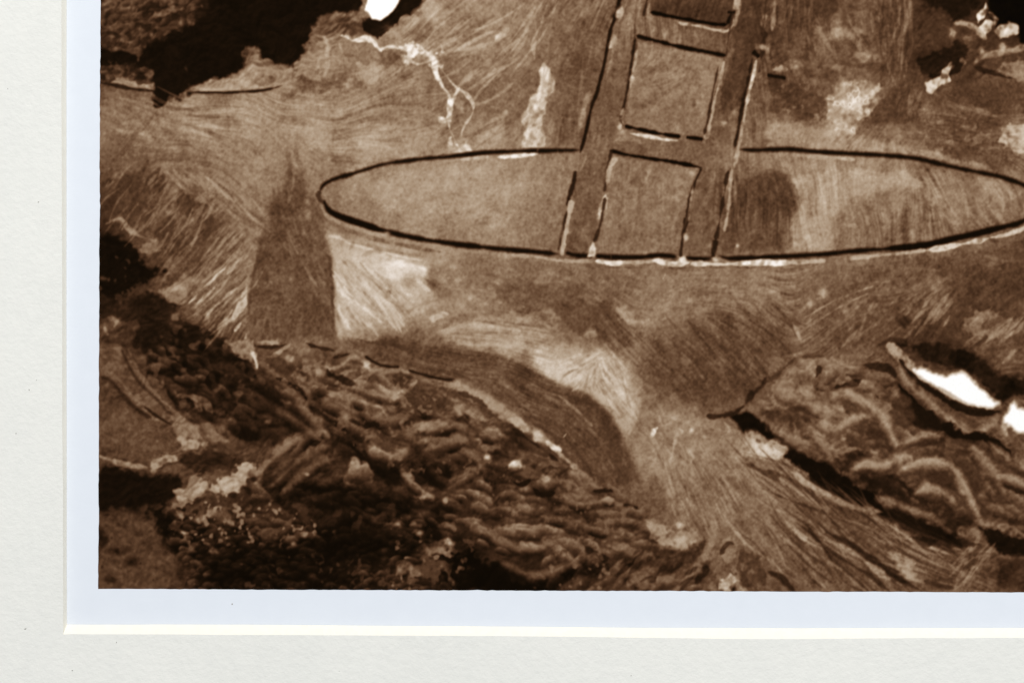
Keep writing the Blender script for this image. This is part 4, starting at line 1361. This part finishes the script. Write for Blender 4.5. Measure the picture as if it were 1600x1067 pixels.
# ------------------------------------------------------------------ the print: paper and printed image
art = empty('art_print', 'sepia toned print of an oval, ladder and rocks on white paper inside the mat', 'print')
def slab(name, x0, x1, y0, y1, z0, z1, material, parent):
    a, b_, c, d = W(x0, y0), W(x1, y0), W(x1, y1), W(x0, y1)
    v = [(p[0], p[1], z0) for p in (a, b_, c, d)] + [(p[0], p[1], z1) for p in (a, b_, c, d)]
    return mesh_obj(name, v, [(0, 1, 2, 3), (7, 6, 5, 4), (4, 5, 1, 0), (5, 6, 2, 1), (6, 7, 3, 2), (7, 4, 0, 3)], material, parent)
paper = slab('paper', 20, 2035, -420, 1060, 0, Z_PAPER, M_PAPER, art)
paper['label'] = 'bluish white paper margin around the printed image'

STEP = 1.25
xs_ = np.concatenate([np.arange(IMG_X0, 1650, STEP), np.linspace(1650, IMG_X1, 44)])
ys_ = np.concatenate([np.linspace(IMG_Y0, -32, 42)[:-1], np.arange(-32, IMG_Y1 - .3, STEP), [IMG_Y1]])
QX, QY = np.meshgrid(xs_, ys_)
nx, ny = len(xs_), len(ys_)
cxx, cyy = (QX - PX0) * S, (QY - PY0) * S
TONE = bil(C, cyy, cxx)
rgb = np.stack([np.interp(TONE, RAMP[:, 0], RAMP[:, i]) for i in (1, 2, 3)], -1)
EXPO = 1.03                                           # light falling on the sheet; ink = seen colour / light
ink = np.clip(srgb2lin(rgb) / EXPO, .0012, .93)
# slightly uneven printed border
def wob1(n, sc):
    k = np.interp(np.arange(n), np.arange(0, n + sc, sc), rng.standard_normal(len(np.arange(0, n + sc, sc))))
    return k
PXm, PYm = QX.copy(), QY.copy()
PXm[:, 0] += .25 * wob1(ny, 6) + .25 * wob1(ny, 40)
PYm[-1, :] += .22 * wob1(nx, 6) + .2 * wob1(nx, 60)
VX = (PXm - 800.0) * K; VY = -(PYm - 533.5) * K
ID = np.arange(nx * ny).reshape(ny, nx)
quads = np.stack([ID[1:, :-1], ID[1:, 1:], ID[:-1, 1:], ID[:-1, :-1]], -1).reshape(-1, 4)
coords = np.stack([VX.ravel(), VY.ravel(), np.full(nx * ny, Z_INK)], 1).astype(np.float32)
colors = np.concatenate([ink.reshape(-1, 3), np.ones((nx * ny, 1))], 1).astype(np.float32)

def grid_obj(name, sel, parent, label=None):
    q = quads[sel]; used, inv = np.unique(q, return_inverse=True); q = inv.reshape(-1, 4)
    me = bpy.data.meshes.new(name)
    me.vertices.add(len(used)); me.vertices.foreach_set('co', coords[used].ravel())
    me.loops.add(q.size); me.loops.foreach_set('vertex_index', q.ravel().astype(np.int32))
    me.polygons.add(len(q)); me.polygons.foreach_set('loop_start', np.arange(0, q.size, 4, dtype=np.int32))
    me.update(calc_edges=True)
    ca = me.color_attributes.new('ink', 'FLOAT_COLOR', 'POINT'); ca.data.foreach_set('color', colors[used].ravel())
    me.materials.append(M_INK)
    o = bpy.data.objects.new(name, me); col.objects.link(o); o.parent = parent
    if label: o['label'] = label
    return o

fxc = .5 * (QX[:-1, :-1] + QX[1:, 1:]); fyc = .5 * (QY[:-1, :-1] + QY[1:, 1:])
owner = np.zeros(fxc.shape, int)
def claim(k, polys=(), lines=()):
    tot = np.zeros((NH, NW))
    for p in polys:
        m = poly_mask(pairs(p.split()), 1, 0)
        if m: tot[m[0]] = np.maximum(tot[m[0]], m[1])
    for w, p in lines:
        m = line_mask(pairs(p.split()), w, 1, 0, 0)
        if m: tot[m[0]] = np.maximum(tot[m[0]], m[1])
    v = bil(tot, (fyc - PY0) * S, (fxc - PX0) * S)
    owner[v > .5] = k
MOTIFS = [
 ('printed_rocks', 'dark heaped rocks printed along the lower left of the image',
  ['140,367 200,372 262,424 288,470 345,530 400,545 520,545 580,560 680,590 760,625 860,700 930,760 1010,790 1060,850 1100,870 1120,935 140,935'], []),
 ('printed_rocks', 'folded pale rocks printed at the right beside the white hollow',
  ['1142,652 1200,600 1240,560 1330,555 1395,536 1470,536 1605,560 1700,580 1700,935 1560,935 1490,850 1380,795 1300,772 1200,702'], []),
 ('printed_black_shape', 'black ragged shape printed at the top left of the image',  # black mass in the ink of the print itself
  ['325,-30 310,28 265,48 238,58 213,100 237,113 238,140 244,165 299,146 350,122 382,95 400,76 430,103 460,107 482,65 495,28 530,25 570,10 575,-30'], []),
 ('printed_brush_band', 'dark curved brush band printed above the rocks',
  ['540,530 600,528 700,541 780,553 845,582 920,615 965,660 980,700 1003,752 930,768 880,700 800,640 740,606 660,582 560,548'], []),
 ('printed_spike', 'dark brown pointed spike printed left of the oval',
  ['385,530 385,500 398,420 415,350 445,275 456,245 480,290 497,318 508,350 518,395 524,480 523,528'], []),
 ('printed_oval', 'long thin oval printed with a black outline', [
  '497,305 505,290 540,275 600,257 700,245 800,237 910,235 1040,236 1160,235 1280,238 1380,243 1470,257 1560,276 1612,298 1625,312 1600,347 1530,365 1450,383 1340,394 1200,406 1050,408 880,402 760,390 660,377 580,357 525,337 505,320'], []),
 ('printed_ladder', 'leaning ladder printed across the oval', [
  '1030,-285 1265,-285 1205,0 1180,95 1160,165 1146,264 1130,330 1114,404 876,402 890,306 906,240 931,150 953,50 968,0'], []),
 ('printed_white_hollow', 'pure white hollow printed between the right hand rocks',
  ['1423,573 1460,580 1478,588 1502,580 1530,605 1559,630 1520,635 1480,612 1428,582'], []),
 ('printed_white_hollow', 'small white wedge printed at the right edge', ['1583,620 1605,652 1605,676 1573,679 1566,668 1575,636'], []),
 ('printed_white_spot', 'white spot printed at the top beside the black shape', ['577,-10 571,10 570,16 583,30 595,31 615,15 627,-10'], []),
 ('printed_white_vein', 'thin white branching vein printed above the oval', [],
  [(10, '530,57 562,62 596,80 624,77'), (26, '630,78 660,80 682,92'), (9, '680,95 704,158 700,190 718,236'), (6, '686,104 724,144 740,168 721,220')]),
 ('printed_white_cigar', 'pale upright streak printed between vein and ladder',
  ['850,100 863,125 854,155 845,198 849,230 816,231 820,180 842,128'], []),
]
for k, (nm, lb, pl, ls) in enumerate(MOTIFS):
    claim(k + 1, pl, ls)
own = owner.ravel()
picture = grid_obj('picture', own == 0, art, 'sepia printed image with brushed brown ground')
for k, (nm, lb, pl, ls) in enumerate(MOTIFS):
    grid_obj(nm, own == k + 1, picture, lb)

# ------------------------------------------------------------------ the window mat with its bevelled opening
board = empty('mat_board', 'off white paper mat around the sepia print, with a bright cream inner edge', 'mat board')
def par(pts, h):                    # seen edge at height h -> its place on the board
    q = toq(pts); f = 1 - h / DIST
    c = np.array([_qx, _qy]); return c + (q - c) * f
H1 = Z_MAT1
def dense(pts, n):
    p = np.array(pts, float); s = np.concatenate([[0], np.cumsum(np.hypot(*np.diff(p, axis=0).T))])
    t = np.linspace(0, s[-1], n); return np.stack([np.interp(t, s, p[:, 0]), np.interp(t, s, p[:, 1])], 1)
bt = par([(98.6, 990.6), (250, 990.6), (420, 991.2), (800, 993.3), (1000, 995.4), (1200, 997.8), (1400, 996.8), (1600, 996.0)], H1)
bb = par([(104.6, 975.2), (250, 975.0), (420, 975.5), (800, 978.2), (1000, 980.0), (1200, 980.6), (1400, 980.4), (1600, 980.2)], Z_MAT0)
lt = par([(96.0, 0), (96.3, 300), (97.2, 550), (98.2, 800), (98.6, 990.6)], H1)
lb_ = par([(103.8, 0), (103.9, 300), (104.0, 550), (104.4, 800), (104.6, 975.2)], Z_MAT0)
TOPY, RIGHTX = -345.0, 1960.0
bt = np.vstack([bt, [RIGHTX, bt[-1, 1]]]); bb = np.vstack([bb, [RIGHTX - 13, bb[-1, 1]]])
lt = np.vstack([[lt[0, 0], TOPY], lt]); lb_ = np.vstack([[lb_[0, 0], TOPY + 13], lb_])
NB = 160
bt, bb, lt, lb_ = dense(bt, NB), dense(bb, NB), dense(lt, NB), dense(lb_, NB)
def soften(e, ax, amp):
    j = amp * (wob1(NB, 3) * .6 + wob1(NB, 11)); j[0] = j[-1] = 0; e[:, ax] += j
soften(bt, 1, .22); soften(bb, 1, .15); soften(lt, 0, .18); soften(lb_, 0, .12)
rt = dense(np.array([[RIGHTX, TOPY], bt[-1]]), NB); rb = dense(np.array([[RIGHTX - 13, TOPY + 13], bb[-1]]), NB)
tt = dense(np.array([lt[0], [RIGHTX, TOPY]]), NB); tb = dense(np.array([lb_[0], [RIGHTX - 13, TOPY + 13]]), NB)
def strip(name, e0, z0, e1, z1, material, parent, flip, rows=4, label=None):
    v = []; f = []
    for r_ in range(rows + 1):
        t = r_ / rows
        for a, b_ in zip(e0, e1):
            p = a * (1 - t) + b_ * t; z = z0 * (1 - t) + z1 * t
            v.append(W(p[0], p[1], z))
    n = len(e0)
    for r_ in range(rows):
        for i in range(n - 1):
            q = (r_ * n + i, r_ * n + i + 1, (r_ + 1) * n + i + 1, (r_ + 1) * n + i)
            f.append(q[::-1] if flip else q)
    o = mesh_obj(name, v, f, material, parent)
    if label: o['label'] = label
    return o
strip('bevel', bt, Z_MAT1, bb, Z_MAT0, M_CORE, board, False, label='bright white bevelled edge below the print')
strip('bevel', lt, Z_MAT1, lb_, Z_MAT0, M_CORE, board, False, label='thin cream bevelled edge left of the print')
strip('bevel', rt, Z_MAT1, rb, Z_MAT0, M_CORE, board, True)
strip('bevel', tt, Z_MAT1, tb, Z_MAT0, M_CORE, board, True)
# face: four border panels joined as one sheet of board, with outer edges and underside
OX0, OX1, OY0, OY1 = -640.0, 2700.0, -1090.0, 1740.0
v = []; f = []
def ring(edge, outer):
    b0 = len(v); n = len(edge)
    for p in edge: v.append(W(p[0], p[1], Z_MAT1))
    for p in outer: v.append(W(p[0], p[1], Z_MAT1))
    for p in outer: v.append(W(p[0], p[1], Z_MAT0))
    for i in range(n - 1):
        f.append((b0 + i, b0 + i + 1, b0 + n + i + 1, b0 + n + i))
        f.append((b0 + n + i, b0 + n + i + 1, b0 + 2 * n + i + 1, b0 + 2 * n + i))
ring(bt, dense([(OX0, OY1), (OX1, OY1)], NB)); ring(lt, dense([(OX0, OY0), (OX0, OY1)], NB))
ring(rt, dense([(OX1, OY0), (OX1, OY1)], NB)); ring(tt, dense([(OX0, OY0), (OX1, OY0)], NB))
face = mesh_obj('face', v, f, M_BOARD, board)
import bmesh
bm = bmesh.new(); bm.from_mesh(face.data); bmesh.ops.remove_doubles(bm, verts=bm.verts, dist=1e-7)
bmesh.ops.recalc_face_normals(bm, faces=bm.faces)
if sum(fc.normal.z * fc.calc_area() for fc in bm.faces) < 0: bmesh.ops.reverse_faces(bm, faces=bm.faces)
bm.to_mesh(face.data); bm.free()
# stray fibres and specks in the board's surface
for (sx, sy, rx, ry, an) in ((60, 316, 1.6, 1.1, .6), (45.5, 609, 1.0, 1.6, .3), (25, 677, 1.3, 1.1, 0), (39.5, 982, 2.6, 1.2, .2), (182, 1003, 1.6, 1.0, 1.2),
                             (113, 1047, 1.5, 1.1, 0), (57, 594, .9, .8, 0), (986, 1055, 1.4, .8, .4), (12, 139, .8, 1.2, 0), (530, 1048, .8, .7, 0)):
    c = par([(sx, sy)], H1)[0]; pts = []
    for i in range(7):
        t = i / 7 * 2 * math.pi; r_ = .75 + .5 * rng.rand()
        dx, dy = rx * r_ * math.cos(t) * .8, ry * r_ * math.sin(t) * .8
        pts.append(W(c[0] + dx * math.cos(an) - dy * math.sin(an), c[1] - (dx * math.sin(an) + dy * math.cos(an)), Z_MAT1 + .00001))
    pts.append(W(c[0], c[1], Z_MAT1 + .00005))
    mesh_obj('speck', pts, [(i, (i + 1) % 7, 7) for i in range(7)], M_SPECK, board)

c = toq([(363, 943)])[0]
mesh_obj('speck', [W(c[0] + 1.1 * math.cos(t), c[1] + 1.4 * math.sin(t), Z_PAPER + .00001) for t in np.arange(0, 6.2, .9)] + [W(c[0], c[1], Z_PAPER + .00004)],
         [(i, (i + 1) % 7, 7) for i in range(7)], M_SPECK, art)
